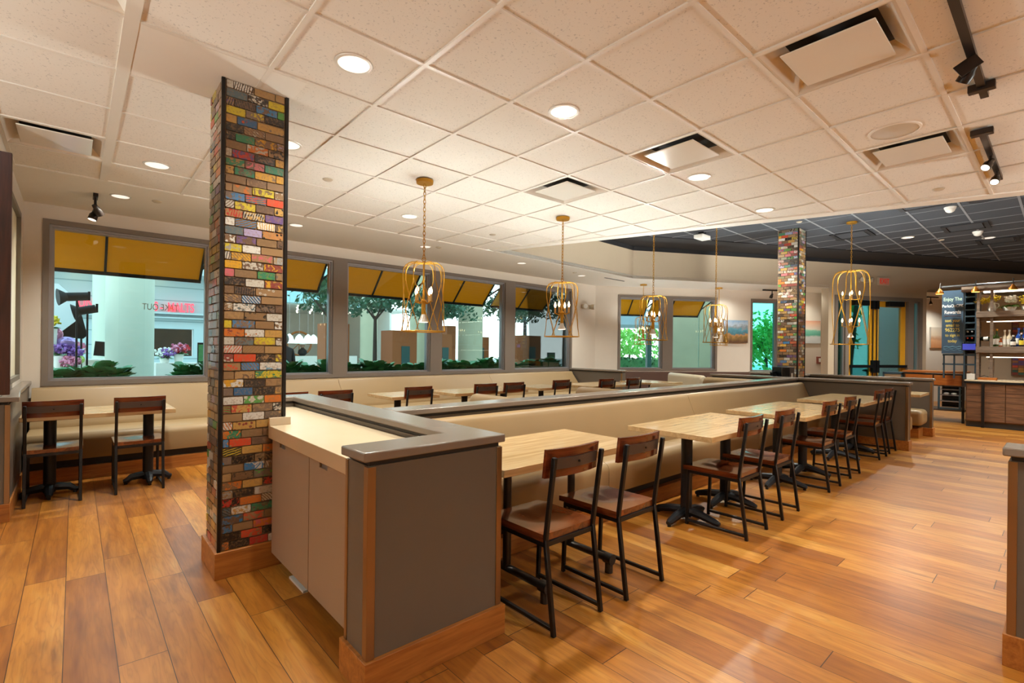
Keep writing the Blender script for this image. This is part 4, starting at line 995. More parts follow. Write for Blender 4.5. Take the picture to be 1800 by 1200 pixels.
# bottles
def bottle(x, y, z, h, r, m, label_m, cap_m, lbl, neck=.35):
    q = thing('bottle', lbl, 'bottle', (x,y,z), group='bottles on the lower bar shelf')
    MB().lathe([(r*.9,0),(r,.01),(r,h*(1-neck)*.86),(r*.55,h*(1-neck)),(r*.36,h*(1-neck*.8)),(r*.34,h*.93)], n=14).build('glass', m, q)
    MB().lathe([(r*1.03,h*.12),(r*1.03,h*.45)], n=14).build('label', label_m, q); MB().lathe([(r*.42,h*.9),(r*.42,h)], n=12).build('cap', cap_m, q)
gg = P('green_wine_glass', '3a4a1c', .1); cl = P('clear_spirit_glass', 'c8b89c', .08); am = P('amber_spirit', 'a8501c', .1); bl = P('cobalt_glass', '1c3f8c', .1); dk_ = P('black_bottle_glass', '15151c', .1)
lbw = M['paper']; bluec = P('blue_cap', '3a64c0', .3); whc = M['white']; gdc = M['goldfoil']
for y, h, r, m, lm, cm, lb in ((.925,.31,.037,gg,lbw,gdc,'green wine bottle with gold cap, first on the bar shelf'),(.868,.32,.037,gg,lbw,gdc,'green wine bottle with pale label, second on the bar shelf'),(.815,.17,.034,am,lbw,whc,'short squat amber bottle on the bar shelf'),(.765,.30,.036,cl,lbw,whc,'clear bottle with pale cap before the mosaic behind the bar'),(.705,.30,.036,cl,lbw,whc,'clear bottle with pale cap right of its twin'),
    (.652,.2,.036,dk_,lbw,whc,'dark short bottle between clear and blue bottles'),(.588,.33,.038,bl,lbw,bluec,'tall blue bottle with blue cap'),(.515,.33,.038,bl,lbw,bluec,'last blue capped bottle at the right edge'),(.55,.24,.03,dk_,M['fyellow'],whc,'dark bottle with a yellow label at the right edge')):
    bottle(12.60 if lb[:4] != 'dark' else 12.52, y, 1.476, h, r, m, lm, cm, lb)
t = thing('wine_crate_bottle', 'bottle lying in the rack behind the shelf posts', 'bottle', (12.7,1.02,1.62)); MB().tube([(0,-.06,0),(0,.05,0),(0,.09,0)], [.04,.04,.015], 12).build('glass', M['wineg'], t); MB().tube([(0,-.03,0),(0,.03,0)], .041, 12).build('label', M['paper'], t)
# flowers
def blossoms(mb, c, rad, n, s, flat=.7):
    for _ in range(n):
        v = Vector((random.gauss(0,1), random.gauss(0,1), random.gauss(0,1))).normalized()*rad*random.random()**.4; v.z *= flat
        a, b = Vector((random.uniform(-1,1),random.uniform(-1,1),random.uniform(-1,1))).normalized(), None
        b = a.orthogonal().normalized(); d = a.cross(b); p = Vector(c)+v
        mb.add([p+b*s, p+d*s, p-b*s, p-d*s, p+a*s*.7], [(0,1,4),(1,2,4),(2,3,4),(3,0,4)])
    return mb
def leafset(mb, c, n, L_, w, up_=.6, spread=1.0, rise=0):
    for k in range(n):
        a = random.uniform(0, 2*math.pi); el = random.uniform(.1, 1)*up_; l = L_*random.uniform(.7,1.15); ww = w*random.uniform(.8,1.2)
        d = Vector((math.cos(a)*spread, math.sin(a)*spread, el)).normalized(); sd = Vector((-math.sin(a), math.cos(a), 0)); base_ = Vector(c)+Vector((random.uniform(-.04,.04), random.uniform(-.04,.04), random.uniform(0,rise)))
        pts = []
        for f, wf, dr in ((0,.12,0),(.3,.8,.02),(.6,1,-.02),(.85,.6,-.12),(1,.03,-.22)):
            p = base_+d*l*f+Vector((0,0,dr*l)); pts += [p-sd*ww*wf*.5, p+Vector((0,0,-ww*wf*.18)), p+sd*ww*wf*.5]
        fs = []
        for i in range(4): fs += [(i*3,i*3+1,i*3+4,i*3+3),(i*3+1,i*3+2,i*3+5,i*3+4)]
        mb.add(pts, fs)
    return mb
t = thing('flower_pitcher', 'white pitcher of yellow blossoms on the upper bar shelf', 'vase', (12.62,.935,2.121))
MB().lathe([(.05,0),(.062,.035),(.06,.08),(.042,.135),(.05,.16)], n=20).build('pitcher', M['ceramic'], t); MB().tube([(0,-.045,.145),(0,-.085,.135),(0,-.09,.09),(0,-.058,.05)], .009, 8).build('handle', M['ceramic'], t)
mb = MB(); blossoms(mb, (0,.15,.20), .09, 90, .015); blossoms(mb, (0,-.03,.245), .09, 110, .015); blossoms(mb, (0,.05,.21), .06, 50, .015); mb.build('blossoms', M['fyellow'], t)
t = thing('potted_white_flowers', 'white flowers with green leaves in a low pot on the upper bar shelf', 'plant', (12.62,.71,2.121))
MB().lathe([(.07,0),(.09,.05),(.095,.07)], n=20).build('pot', M['ceramic'], t); leafset(MB(), (0,0,.07), 26, .15, .05).build('leaves', P('fresh_green_leaf', '5d8a35', .5, var=.3), t); blossoms(MB(), (0,-.02,.21), .10, 90, .018).build('blossoms', M['fwhite'], t)
t = thing('potted_yellow_flowers', 'yellow blossoms at the right edge of the upper bar shelf', 'plant', (12.62,.5,2.121))
MB().lathe([(.05,0),(.06,.08)], n=16).build('pot', M['ceramic'], t); blossoms(MB(), (0,0,.2), .10, 90, .018, 1.).build('blossoms', M['fyellow'], t)
# bar top objects
t = thing('cash_tray', 'wooden tray with a black pen on the bar top', 'tray', (12.52,.98,.862)); MB().box(-.1,-.13,0,.1,.12,.045).build('tray', M['hwood'], t, bevel=.004); MB().tube([(0,.1,.05),(0,.04,.08),(0,-.02,.055)], .006, 6).build('pen', M['hinge'], t)
tag(MB().box(12.40,1.14,.862,12.52,1.25,.97).build('white_box', M['paper'], bevel=.003), 'white box standing at the left end of the bar top', 'box')
t = thing('mosaic_artwork', 'colourful mosaic panel on the wall behind the bar', 'wall art', (19.46,.74,-.12)); t['kind'] = 'thing'; t.scale = (1,1.1,1.09)
MB().box(-.02,-.28,.8,.02,.28,2.3).build('frame', M['bwood'], t, smooth=False)
mb = MB(); cols = []
pal = ['8a3a34','c28a40','3a5f50','6a4f80','a06a48','2b2320','c8503a','8a6a48']
for r in range(24):
    for c_ in range(5): mb.box(-.03,-.26+c_*.105,.83+r*.06,-.02,-.26+c_*.105+.095,.83+r*.06+.052); cols += [random.choice(pal)]*6
o = mb.build('mosaic_tiles', M['mosaic'], t, smooth=False)
for nme in ('c1','c2','c3'):
    at = o.data.attributes.new(nme, 'FLOAT_COLOR', 'FACE'); at.data.foreach_set('color', [x for c_ in cols for x in (*lin(c_),1)])

# host station
t = thing('host_station', 'honey wood host station with drawers and a black plate rack', 'cabinet', (12.75,1.31,0))
MB().box(-.03,-.02,.955,.62,.95,.99).build('top', wood('host_top', '7a3f16','b06a2c','y',.3), t, bevel=.003)
MB().box(0,0,.70,.6,.93,.93).build('body', M['strap'], t, smooth=False)
for a, b in ((.04,.45),(.47,.90)): MB().box(-.015,a,.72,.0,b,.915).build('drawer', M['hwood'], t, bevel=.002)
for x, y in ((.02,.02),(.02,.9),(.58,.02),(.58,.9)): MB().box(x-.02,y-.02,0,x+.02,y+.02,.70).build('leg', M['steel'], t, smooth=False)
MB().box(0,0,.22,.6,.93,.25).build('bottom_shelf', M['strap'], t, smooth=False)
rk = MB()
rk.box(-.01,.05,.26,.02,.08,.69); rk.box(-.01,.36,.26,.02,.39,.69); rk.box(-.01,.05,.25,.02,.39,.28); rk.build('rack_frame', M['bluesteel'], t, smooth=False)
MB().box(.4,.06,.27,.42,.38,.69).build('rack_back', M['screen'], t, smooth=False)
for z in (.40,.52,.63): MB().box(0.02,.08,z,.38,.36,z+.012).build('rack_shelf', M['alum'], t, smooth=False)
for k, y in enumerate((.16,.27)):
    q = thing('folded_napkin', f"{('right','left')[k]} white folded napkin on the middle shelf of the host station rack", 'napkin', (12.83,1.31+y,.533)); MB().ball((0,0,.02),.05,10,(1,1,.5)).build('cloth', M['white'], q)
t = thing('steel_cabinet', 'blue grey framed cabinet left of the wooden host station', 'cabinet', (12.8,2.26,0))
MB().box(0,0,0,.5,.34,.93).build('body', M['paper'], t, smooth=False)
f = MB()
for a in ((0,.03),(.31,.34)): f.box(-.02,a[0],0,.0,a[1],.93)
f.box(-.02,0,.90,.5,.34,.94); f.box(-.02,0,.7,0,.34,.72); f.build('frame', M['bluesteel'], t, smooth=False)
# ------------------------------------------------------------------ outside
GZ = -.12
struct('ground', MB().box(-25,7.6,GZ-.1,60,60,GZ), M['pave'], smooth=False)
g2 = MB(); g2.box(9.4,-8,GZ-.12,60,7.6,GZ-.02); struct('ground.001', g2, M['pave'], smooth=False)
# awnings over the front windows
def awning(label, pt, a, b, zt=2.69, zb=2.235, o0=.20, o1=.63, ribs=(.5,), brace=True):
    c = pt(a, 0); t = thing('window_awning', label, 'awning', (c[0],c[1],0), group='mustard window awnings')
    L_ = lambda s, o, z: (pt(s,o)[0]-c[0], pt(s,o)[1]-c[1], z)
    cv = MB(); v = []
    for d in (0,.012): v += [L_(a,o0+d,zt+d), L_(b,o0+d,zt+d), L_(b,o1+d,zb+d), L_(a,o1+d,zb+d)]
    cv.add(v, [(0,1,2,3),(7,6,5,4),(0,4,5,1),(1,5,6,2),(2,6,7,3),(3,7,4,0)])
    v = []
    for s in (a, a+.006): v += [L_(s,o0,zt), L_(s,o1,zb), L_(s,o0+.05,zb)]
    cv.add(v, [(0,1,2),(5,4,3),(0,3,4,1),(1,4,5,2),(2,5,3,0)])
    cv.build('canvas', M['awn'], t, smooth=False)
    f = MB(); f.bar(L_(a,o1,zb-.01), L_(b,o1,zb-.01), .03, .045); f.bar(L_(a,o0,zt), L_(b,o0,zt), .03)
    for s in (a+.012, b-.012): f.bar(L_(s,o0,zt), L_(s,o1,zb), .028)
    f.build('frame', M['awnframe'], t, smooth=False)
    for q in ribs: s = a+(b-a)*q; MB().bar(L_(s,o0,zt-.012), L_(s,o1,zb-.004), .026).build('rib', M['awnframe'], t, smooth=False)
    if brace: MB().bar(L_(b+.10,o0-.02,zb+.33), L_(b-.02,o1-.06,zb+.12), .022).build('brace', M['awnframe'], t, smooth=False)
    return t
AWL = ('mustard awning outside the left window beside the strobe lights','mustard awning just right of the mosaic column','mustard awning behind the nearest cage pendant','mustard awning right of the nearest cage pendant','last mustard awning along the front windows')
for (a, b), lb in zip(((-.75,1.31),(1.42,2.94),(3.12,4.61),(4.82,6.32),(6.52,8.08)), AWL): awning(lb, wp, a, b)
awning('bright mustard awning over the left half of the angled window', aw, .2, 1.50, ribs=(.33,.66)); awning('bright mustard awning over the right half of the angled window', aw, 1.6, 2.98, ribs=(.4,))
# planters and plants under the front windows
for x0, x1, lb in ((-.75,.42,'rust brown planter below the strobe lights'),(1.02,1.95,'rust brown planter right of the big pale column'),(2.0,3.9,'long rust brown planter behind the column window'),(4.0,6.2,'long rust brown planter below the third window'),(6.3,8.7,'long rust brown planter below the last window')):
    t = thing('window_planter', lb, 'planter', (x0,7.85,GZ), group='rust brown planters under the windows')
    b = MB(); L_ = x1-x0
    b.box(0,0,0,L_,.03,.98); b.box(0,.5,0,L_,.53,.98); b.box(0,.03,0,.03,.5,.98); b.box(L_-.03,.03,0,L_,.5,.98); b.build('box', M['box'], t, smooth=False)
    MB().box(.03,.03,.80,L_-.03,.5,.9).build('soil', M['bark'], t, smooth=False)
random.seed(21)
pm = []
for k in range(3): pm.append(leafset(MB(), (0,0,0), 80, .25, .13, 1.5, 1, .2))
first = [None]*3; k = 0
xs = [-.62+.17*i for i in range(7)] + [1.12+.178*i for i in range(43)]
for x in xs:
    j = k % 3; loc = (x+random.uniform(-.03,.03), 8.05+random.uniform(-.07,.12),  .78); rz = random.uniform(0,6.28)
    lb = 'glossy dark green leafy plant in the planters outside the front windows'
    if first[j] is None:
        o = pm[j].build('leafy_plant', M['leaf'], loc=loc, ang=60); tag(o, lb, 'plant', 'leafy plants in the window planters'); first[j] = o
    else:
        o = first[j].copy(); C.objects.link(o); o.location = loc
    s = random.uniform(.8,1.12); o.scale = (s,s,s*random.uniform(.85,1.15)); o.rotation_euler = (0,0,rz); k += 1
# columns
def column(x, y, r, h, label, m, collar=False):
    t = thing('round_column', label, 'column', (x,y,GZ), kind='thing'); MB().lathe([(r,0),(r,h)], n=40).build('shaft', M[m], t)
    if collar: MB().lathe([(r*.98,h),(r*1.02,h+.01),(r*1.02,h+1.2),(r*.9,h+1.21)], n=32).build('collar', M['pale'], t)
column(.70,10.5,.33,4.6,'big pale round column outside the left window','pale')
column(.53,16,.215,5,'slimmer pale column behind the big one','pale')
column(9.48,20,.36,3.3,'grey green column with white collar beyond the third window','conc',True)
column(9.7,13,.40,6,'grey green round column behind the fourth window','conc'); column(9.82,16.4,.36,6,'pale concrete column behind the nearest pendant','conc')
# malt shop facade
t = thing('shop_facade', 'pale blue sided shop front with red neon letters', 'building', (0,20,GZ))
MB().box(-7,0,0,1.96,.3,4.8).add([],[]).build('wall', M['siding'], t, smooth=False)
w2 = MB(); w2.box(3.07,0,0,4.2,.3,4.8); w2.box(1.96,0,2.02,3.07,.3,4.8); w2.box(1.96,0,0,3.07,.3,1.1); w2.build('wall', M['siding'], t, smooth=False)
gp = MB()
for z in (.55,1.0,1.45,1.9,2.25,2.95,3.4,3.8): gp.box(-7,-.006,z,1.95 if 1.1 < z < 2.02 else 4.2,.001,z+.03)
gp.build('siding_joint', M['sidinggap'], t, smooth=False)
MB().box(-7,-.25,2.36,4.05,0,2.40).build('ledge', M['siding'], t, smooth=False); MB().box(-7,-.25,2.50,4.05,0,2.56).build('ledge', M['siding'], t, smooth=False)
MB().box(1.9,1.2,0,3.2,1.25,2.3).build('back_room', P('dark_amber_room', '4a3320', .7, var=.5), t, smooth=False)
for x in (.0,2.07): MB().cyl((x,-.35,3.72),(x,-.35,3.66),.1,14).build('soffit_lamp', emit('warm_soffit_lamp', 'ffe2a0', 6), t)
for body, x in (('RUN',.17),('R',.94),('S',1.98),('-',2.13),('MALTS',2.67)):
    text('neon_lettering', body, .42, M['neon'], t, (x,-.16,2.72), (R(90),0,0), .03, sx=.60, bold=.006)
MB().box(-7,-1.2,3.75,5.3,0,4.0).build('soffit', M['siding'], t, smooth=False)
# photo lights outside
def strobe(x, y, z, aim, label, ln=.22):
    t = thing('strobe_light', label, 'studio light', (x,y,GZ)); h = z-GZ; d = Vector(aim).normalized()
    MB().cyl((0,0,.3),(0,0,h),.013,8).build('stand_pole', M['eqblk'], t)
    for k in range(3): a = k*2.1+.3; MB().bar((.45*math.cos(a),.45*math.sin(a),0),(0,0,.75),.014).build('leg', M['eqblk'], t)
    c = Vector((0,0,h+.05)); b = MB(); b.tube([c-d*ln*.55, c+d*ln*.5], .062, 14); bo = b.build('body', M['eqblk'], t)
    MB().tube([c+d*ln*.5, c+d*ln*.95], [.055,.12], 16).build('reflector', M['eqblk'], t); MB().bar(c-d*ln*.62-Vector((0,0,.06)), c-d*ln*.62+Vector((0,0,.07)), .03).build('handle', M['eqblk'], t)
strobe(.02,9.5,1.97,(-1,-.2,-.12),'taller black strobe on a stand outside the left window'); strobe(.14,9.75,1.80,(-1,.1,-.25),'lower black strobe on a stand beside the taller one', .18)
t = thing('softbox', 'big white octagonal softbox with black back at the left window', 'studio light', (-.18,10.4,GZ))
n = 8; fr, bk_ = [], []
for k in range(n): a = 2*math.pi*k/n+.39; fr.append((-.16+.40*math.cos(a),-.05+.14*math.cos(a),2.0+.42*math.sin(a))); bk_.append((.26+.07*math.cos(a),.22,1.62+.08*math.sin(a)))
m = MB(); m.add(fr+bk_, [(i,(i+1) % n,n+(i+1) % n,n+i) for i in range(0,n)]+[tuple(range(n,2*n))]); m.build('shell', M['softb'], t, smooth=False)
MB().add([(x-.003,y-.01,z) for x, y, z in fr], [tuple(range(n))]).build('diffuser', M['softw'], t, smooth=False); MB().cyl((.26,.24,0),(.26,.24,1.62),.014,8).build('stand_pole', M['eqblk'], t)
t = thing('display_desk', 'white desk outside the left window', 'desk', (.1,10.9,GZ)); MB().box(-.6,0,0,.5,.6,1.18).build('body', M['white'], t, smooth=False); MB().box(-.65,-.05,1.18,.45,.65,1.2).build('top', M['white'], t, smooth=False)
t = thing('desktop_monitor', 'black monitor on the white desk', 'monitor', (.42,11.0,1.08)); MB().bar((-.17,0,.19),(.17,0,.16),.02,.25,up=(.1,-.2,1)).build('screen', M['screen'], t, smooth=False); MB().cyl((.12,.0,0),(.12,.0,.1),.014,10).build('neck', M['alum'], t); MB().box(.02,-.08,0,.2,.08,.01).build('foot', M['alum'], t)
MB().box(1.2,11.9,GZ,3.0,12.5,.98).build('flower_bench', M['white'], smooth=False); o = bpy.data.objects['flower_bench']; tag(o, 'long white display bench carrying flower pots', 'bench')
def pot(x, y, z, lbl, petals, h=.18, n=70, extra=None):
    t = thing('flower_pot', lbl, 'flowers', (x,y,z)); MB().lathe([(.07,0),(.09,h)], n=16).build('pot', M['ceramic'], t); leafset(MB(), (0,0,h), 16, .16, .06).build('leaves', M['leaf'], t)
    blossoms(MB(), (0,0,h+.12), .16, n, .035).build('petals', M[petals], t)
    if extra: blossoms(MB(), (.05,-.06,h+.1), .15, n//2, .035).build('petals', M[extra], t)
pot(1.36,12.1,.98,'pot of white and purple flowers beside the big pale column','fwhite',.1,80,'fpurple'); pot(1.60,12.1,.98,'silver pot of pink and red flowers on the white bench','fpink',.18,80,'fred')
pot(.02,11.2,1.08,'pink flowers in a small pot on the white desk','fpink',.08,60)
t = thing('table_display', 'dark green standing card on the white bench', 'sign', (1.98,12.05,.98)); MB().box(-.06,0,0,.06,.03,.42).build('frame', M['eqblk'], t, smooth=False); MB().box(-.045,-.004,.03,.045,0,.38).build('card', M['hedge'], t, smooth=False)
# balloons and flowers at the window's left edge
for x, y, z, r, m, lb in ((-.23,10.0,1.48,.10,'btnpink','pink ring shaped foil balloon at the window edge'),(-.10,10.0,1.36,.11,'btnlav','silvery lavender foil balloon below the pink one'),(-.24,10.05,1.21,.09,'btnteal','teal foil balloon beside the flowers'),(-.02,10.1,1.10,.12,'btngreen','pale green balloon low behind the leaves')):
    t = thing('foil_balloon', lb, 'balloon', (x,y,z))
    if m == 'btnpink': MB().tube([(.07*math.cos(q),0,.07*math.sin(q)) for q in [i*math.pi/8 for i in range(16)]], .035, 8, closed=True).build('ring', M[m], t)
    else: MB().ball((0,0,0), r, 14, (1.2,.6,.8)).build('body', M[m], t)
    MB().cyl((0,0,-.1),(0,.02,GZ-z),.003,5).build('string', M['white'], t)
for x, y, z, m, lb in ((-.18,9.9,1.26,'fpurple','purple flower bunch among the balloons'),(.0,9.95,1.22,'fpurple','purple and pink flower bunch right of the balloons'),(-.05,9.8,1.08,'fpink','pink flower bunch just above the planter leaves'),(-.27,9.9,1.66,'fyellow','yellow flower spray at the window edge')):
    t = thing('flower_bunch', lb, 'flowers', (x,y,GZ)); h = z-GZ; MB().lathe([(.09,0),(.06,h*.6),(.08,h-.1)], n=14).build('stand', M['ceramic'], t); blossoms(MB(), (0,0,h), .12, 90, .032).build('petals', M[m], t); leafset(MB(), (0,0,h-.1), 10, .14, .05).build('leaves', M['leaf'], t)
# lettering on the left pane, read from outside
o = text('window_lettering', 'TAKE OUT', .11, M['white'], None, (.80,WY+.10,1.80), (R(90),0,R(180)), .001, sx=.70); tag(o, 'faint white take out lettering reversed on the left pane', 'lettering')
# white shop across the way
t = thing('white_shop', 'bright white shop interior full of small lights across the way', 'building', (7.0,22,GZ))
MB().box(-1.5,0,3.35,4.6,.3,5).build('fascia', P('sky_blue_fascia', 'a9d8de', .6), t, smooth=False)
MB().box(-1.5,6,0,6,6.3,3.4).build('back_wall', M['white'], t, smooth=False); MB().box(-1.5,.3,3.3,6,6,3.4).build('ceiling', M['white'], t, smooth=False); MB().box(-1.6,0,0,-1.5,6,3.4).build('side_wall', M['white'], t, smooth=False)
MB().box(-1.2,1.2,0,3.4,1.8,1.05).build('counter', M['white'], t, smooth=False); MB().box(4.5,0,0,4.6,6,3.4).build('side_wall', M['white'], t, smooth=False)
dot = emit('small_white_ceiling_spot', 'fff2d8', 12)
pr = None
for i in range(8):
    for j in range(5):
        p = (-.9+i*.66+(j % 2)*.3, .7+j*1.05, 3.29)
        if pr is None: pr = MB().ball((0,0,0), .045, 8).build('ceiling_spot', dot, t); pr.location = p
        else: o = pr.copy(); C.objects.link(o); o.parent = t; o.location = p
for k, (x, z) in enumerate(((6.4,1.52),(6.85,1.45),(7.13,1.53),(7.42,1.45),(7.75,1.5),(5.95,1.5))):
    q = thing('dome_pendant', ('first','second','third','fourth','fifth','sixth')[k]+' white dome pendant over the counter of the white shop', 'pendant light', (x,20.6+.2*(k % 2),1.5))
    MB().lathe([(.2,-.02),(.19,.08),(.13,.26),(.03,.36)], n=18).build('dome', emit('softly_lit_dome', 'eef3ee', .7), q); MB().cyl((0,0,.36),(0,0,2.0),.006,6).build('cord', M['alum'], q)
for k, x in enumerate((6.05,6.95,7.85)):
    q = thing('display_bust', ('left','middle','right')[k]+' dark display bust with hat on the white shop counter', 'mannequin', (x,23.4,.94)); MB().lathe([(.10,0),(.20,.1),(.18,.25),(.07,.33),(.07,.36)], n=14).build('torso', M['cloth'], q); MB().ball((0,0,.46), .11, 10).build('head', M['skin'], q); MB().lathe([(.2,.52),(.11,.54),(.10,.62)], n=14).build('hat', M['paper'], q)
t = thing('wheel_display', 'round wooden wheel hung inside the white shop', 'decoration', (7.9,24.0,1.5)); MB().tube([(.55*math.cos(q),0,.55*math.sin(q)) for q in [i*math.pi/12 for i in range(24)]], .05, 8, closed=True).build('rim', M['hwood'], t)
for k in range(4): a = k*math.pi/4; MB().bar((.52*math.cos(a),0,.52*math.sin(a)),(-.52*math.cos(a),0,-.52*math.sin(a)),.03).build('spoke', M['hwood'], t)
# tall kiosks / tree boxes
def kiosk(x0, x1, y, h, lb, sign=None):
    t = thing('tall_planter_box', lb, 'planter', (x0,y,GZ)); w = x1-x0; MB().box(0,0,0,w,w*.9,h-GZ).build('box', M['kiosk'], t, smooth=False)
    if sign: MB().box(w*sign[0],-.01,0,w*sign[1],0,(h-GZ)*.78).build('sign_panel', M['kteal'], t, smooth=False)
kiosk(4.95,5.6,13,1.97,'tall orange brown box split by the mullion right of the column'); kiosk(6.365,7.11,12,1.81,'tall orange brown box with teal panel below the nearest pendant',(.36,.70)); kiosk(8.45,8.98,13,1.79,'orange brown box with teal panel right of the nearest pendant',(.3,.75))
kiosk(9.66,10.03,14.3,2.13,'tallest narrow orange brown box beside the grey green column'); kiosk(11.6,12.1,15,1.8,'narrow orange brown box with teal panel right of the round column',(.15,.5)); kiosk(12.97,13.96,14,1.88,'wide orange brown box with teal panel in the last window',(.35,.7))
t = thing('framed_sign', 'small dark framed green sign beside the last orange brown box', 'sign', (13.75,13.2,GZ)); MB().box(-.2,0,.2,.2,.05,1.35).build('frame', M['kteal'], t, smooth=False); MB().box(-.15,-.01,.65,.15,0,1.28).build('picture', M['hedge'], t, smooth=False)
# trees
def crown_mesh(n, rx, ry, rz, s):
    mb = MB(); u_ = lambda: random.uniform(-.75,.75); cl_ = [(u_()*rx, u_()*ry, u_()*rz) for _ in range(max(8, n//40))]
    for _ in range(n):
        c = random.choice(cl_); p = Vector(c)+Vector((random.uniform(-.25,.25)*rx, random.uniform(-.25,.25)*ry, random.uniform(-.3,.3)*rz))
        a = Vector((random.uniform(-1,1), random.uniform(-1,1), random.uniform(-.6,1))).normalized(); b = a.orthogonal().normalized(); c2 = a.cross(b); L_ = s*random.uniform(.7,1.3)
        mb.add([p-b*L_, p+c2*L_*.45, p+b*L_, p-c2*L_*.45], [(0,1,2,3)])
    return mb
def tree(x, y, zc, rx, rz, label, n=900, s=.075, leafm='treeleaf', z0=GZ, lean=(0,0)):
    t = thing('street_tree', label, 'tree', (x,y,z0)); h = zc-z0
    tk = MB(); tk.tube([(-lean[0],-lean[1],0),(-lean[0]*.4,0,h*.5),(0,0,h*.82)], [.075,.06,.045], 8)
    for k in range(4): a = k*1.6; tk.tube([(0,0,h*.78),(.5*rx*math.cos(a),.5*rx*math.sin(a),h+.1*rz)], [.03,.012], 6)
    tk.build('trunk', M['bark'], t); c = crown_mesh(n, rx, rx, rz, s).build('crown', M[leafm], t, smooth=False); c.location = (0,0,h)
tree(4.5,11.5,2.55,1.1,.42,'dark green tree over the window right of the column',1100); tree(6.35,13,2.75,1.15,.42,'dark green tree above the box below the nearest pendant',1000)
tree(7.4,11.5,2.45,.95,.34,'dark green tree behind the nearest pendant',1000); tree(8.75,13.35,2.75,1.2,.55,'dark green tree growing from the box beside the grey green column',1100,z0=1.79)
tree(11.5,13.2,2.85,1.15,.55,'dark green tree right of the grey green column',1100); tree(13.45,14.4,2.95,1.4,.6,'dark green tree above the last wide box',1300,z0=1.88); tree(12.7,11.6,2.85,.9,.8,'bluish green tree at the right edge of the last window',1000)
# brighter scenery beyond the angled window and doors
q = aw(3.15,2.4); struct('wall_concrete', MB().prism([aw(3.12,2.4), aw(4.02,2.4), aw(4.02,2.75), aw(3.12,2.75)], GZ, 4).prism([aw(4.05,2.4), aw(5.35,2.4), aw(5.35,2.75), aw(4.05,2.75)], GZ, 4), M['conc'], smooth=False)
struct('trim_7', MB().prism([aw(4.0,2.43), aw(4.07,2.43), aw(4.07,2.7), aw(4.0,2.7)], GZ, 4), M['tealwall'], smooth=False)
def apt(k, off, z=GZ): p = aw(k, off); return (p[0], p[1], z)
t = thing('entrance_canopy', 'pale blue canopy beam on posts outside the angled window', 'canopy', apt(2.6,5)); ang = math.atan2(AD.y, AD.x); t.rotation_euler = (0,0,ang)
MB().box(-1.2,0,2.35,3.2,2.5,2.9).build('beam', P('pale_blue_beam', '9fb8c8', .5), t, smooth=False)
for x in (1.15,2.0): MB().box(x,0.3,0,x+.16,.46,2.35).build('post', M['kteal'], t, smooth=False)
for k, (a, b, lb) in enumerate(((4.0,5.6,'clipped hedge seen low in the left half of the angled window'),(5.8,7.8,'clipped hedge farther right behind the canopy posts'))):
    p = aw(a, 9); t = thing('clipped_hedge', lb, 'hedge', (p[0],p[1],GZ), ang); MB().box(0,0,0,b-a,.5,.62).build('planter_wall', M['white'], t, smooth=False)
    mb = MB()
    for _ in range(500):
        p_ = Vector((random.uniform(0,b-a), random.uniform(0,.5), random.uniform(.6,1.15))); v = Vector((random.uniform(-1,1),random.uniform(-1,1),random.uniform(-1,1))).normalized(); w_ = v.orthogonal().normalized(); u_ = v.cross(w_); mb.add([p_-w_*.07, p_+u_*.05, p_+w_*.07, p_-u_*.05], [(0,1,2,3)])
    mb.box(.03,.03,.6,b-a-.03,.47,1.08); mb.build('foliage', M['hedge'], t, smooth=False)
M['brightleaf'] = P('bright_green_leaf', '7fc85a', .5, var=.4, scale=5)
for x, y, zc, rx, rz, lb, n, s, lm in ((*aw(7.6,4.2),1.75,1.25,1.0,'bright green tree outside the narrow window',2600,.09,'brightleaf'),(*aw(8.6,4.6),2.3,.5,1.1,'darker tree at the right of the narrow window',700,.09,'treeleaf'),(*aw(6.3,13),1.7,1.8,.9,'sunlit tree beyond the hedges',900,.14,'brightleaf'),(*aw(9.5,14),1.9,1.8,1.0,'sunlit tree far right beyond the canopy posts',900,.14,'brightleaf'),
    (*bk(9.6,4.2),2.2,.8,1.0,'green tree seen through the left door leaf',1200,.08,'brightleaf'),(*bk(8.9,3.5),2.7,.5,.6,'dark leafy tree at the top of the left door leaf',600,.08,'treeleaf')):
    tree(x, y, zc, rx, rz, lb, n, s, lm)
t = thing('leaning_trunk', 'dark leaning trunk behind the left door leaf', 'tree', (*bk(8.2,2.3),GZ)); MB().tube([(-.1,.05,0),(.0,0,1.2),(.22,-.12,3.2)], [.09,.075,.06], 10).build('trunk', M['bark'], t)
p = bk(8.25,2.05); t = thing('bicycle', 'bicycle whose wheel shows low in the left door leaf', 'bicycle', (*p,GZ), ea)
for x in (0,1.0):
    w = MB().tube([(x+.33*math.cos(q),0,.34+.33*math.sin(q)) for q in [i*math.pi/14 for i in range(28)]], .018, 8, closed=True).build('wheel', M['cloth'], t); sp_ = MB()
    for k in range(8): a = k*math.pi/8; sp_.bar((x+.32*math.cos(a),0,.34+.32*math.sin(a)),(x-.32*math.cos(a),0,.34-.32*math.sin(a)),.003)
    sp_.build('spokes', M['alum'], w)
f = MB(); f.tube([(0,0,.34),(.42,0,.3),(.85,0,.82),(.3,0,.82),(0,0,.34)], .016, 8); f.tube([(.42,0,.3),(.27,0,.92)], .016, 8); f.tube([(1.0,0,.34),(.84,0,.95)], .016, 8); f.build('frame', M['bluesteel'], t); MB().ball((.26,0,.95), .11, 10, (1.3,.6,.35)).build('saddle', M['cloth'], t); MB().tube([(.84,-.25,1.0),(.84,0,.97),(.84,.25,1.0)], .013, 8).build('handlebar', M['alum'], t)
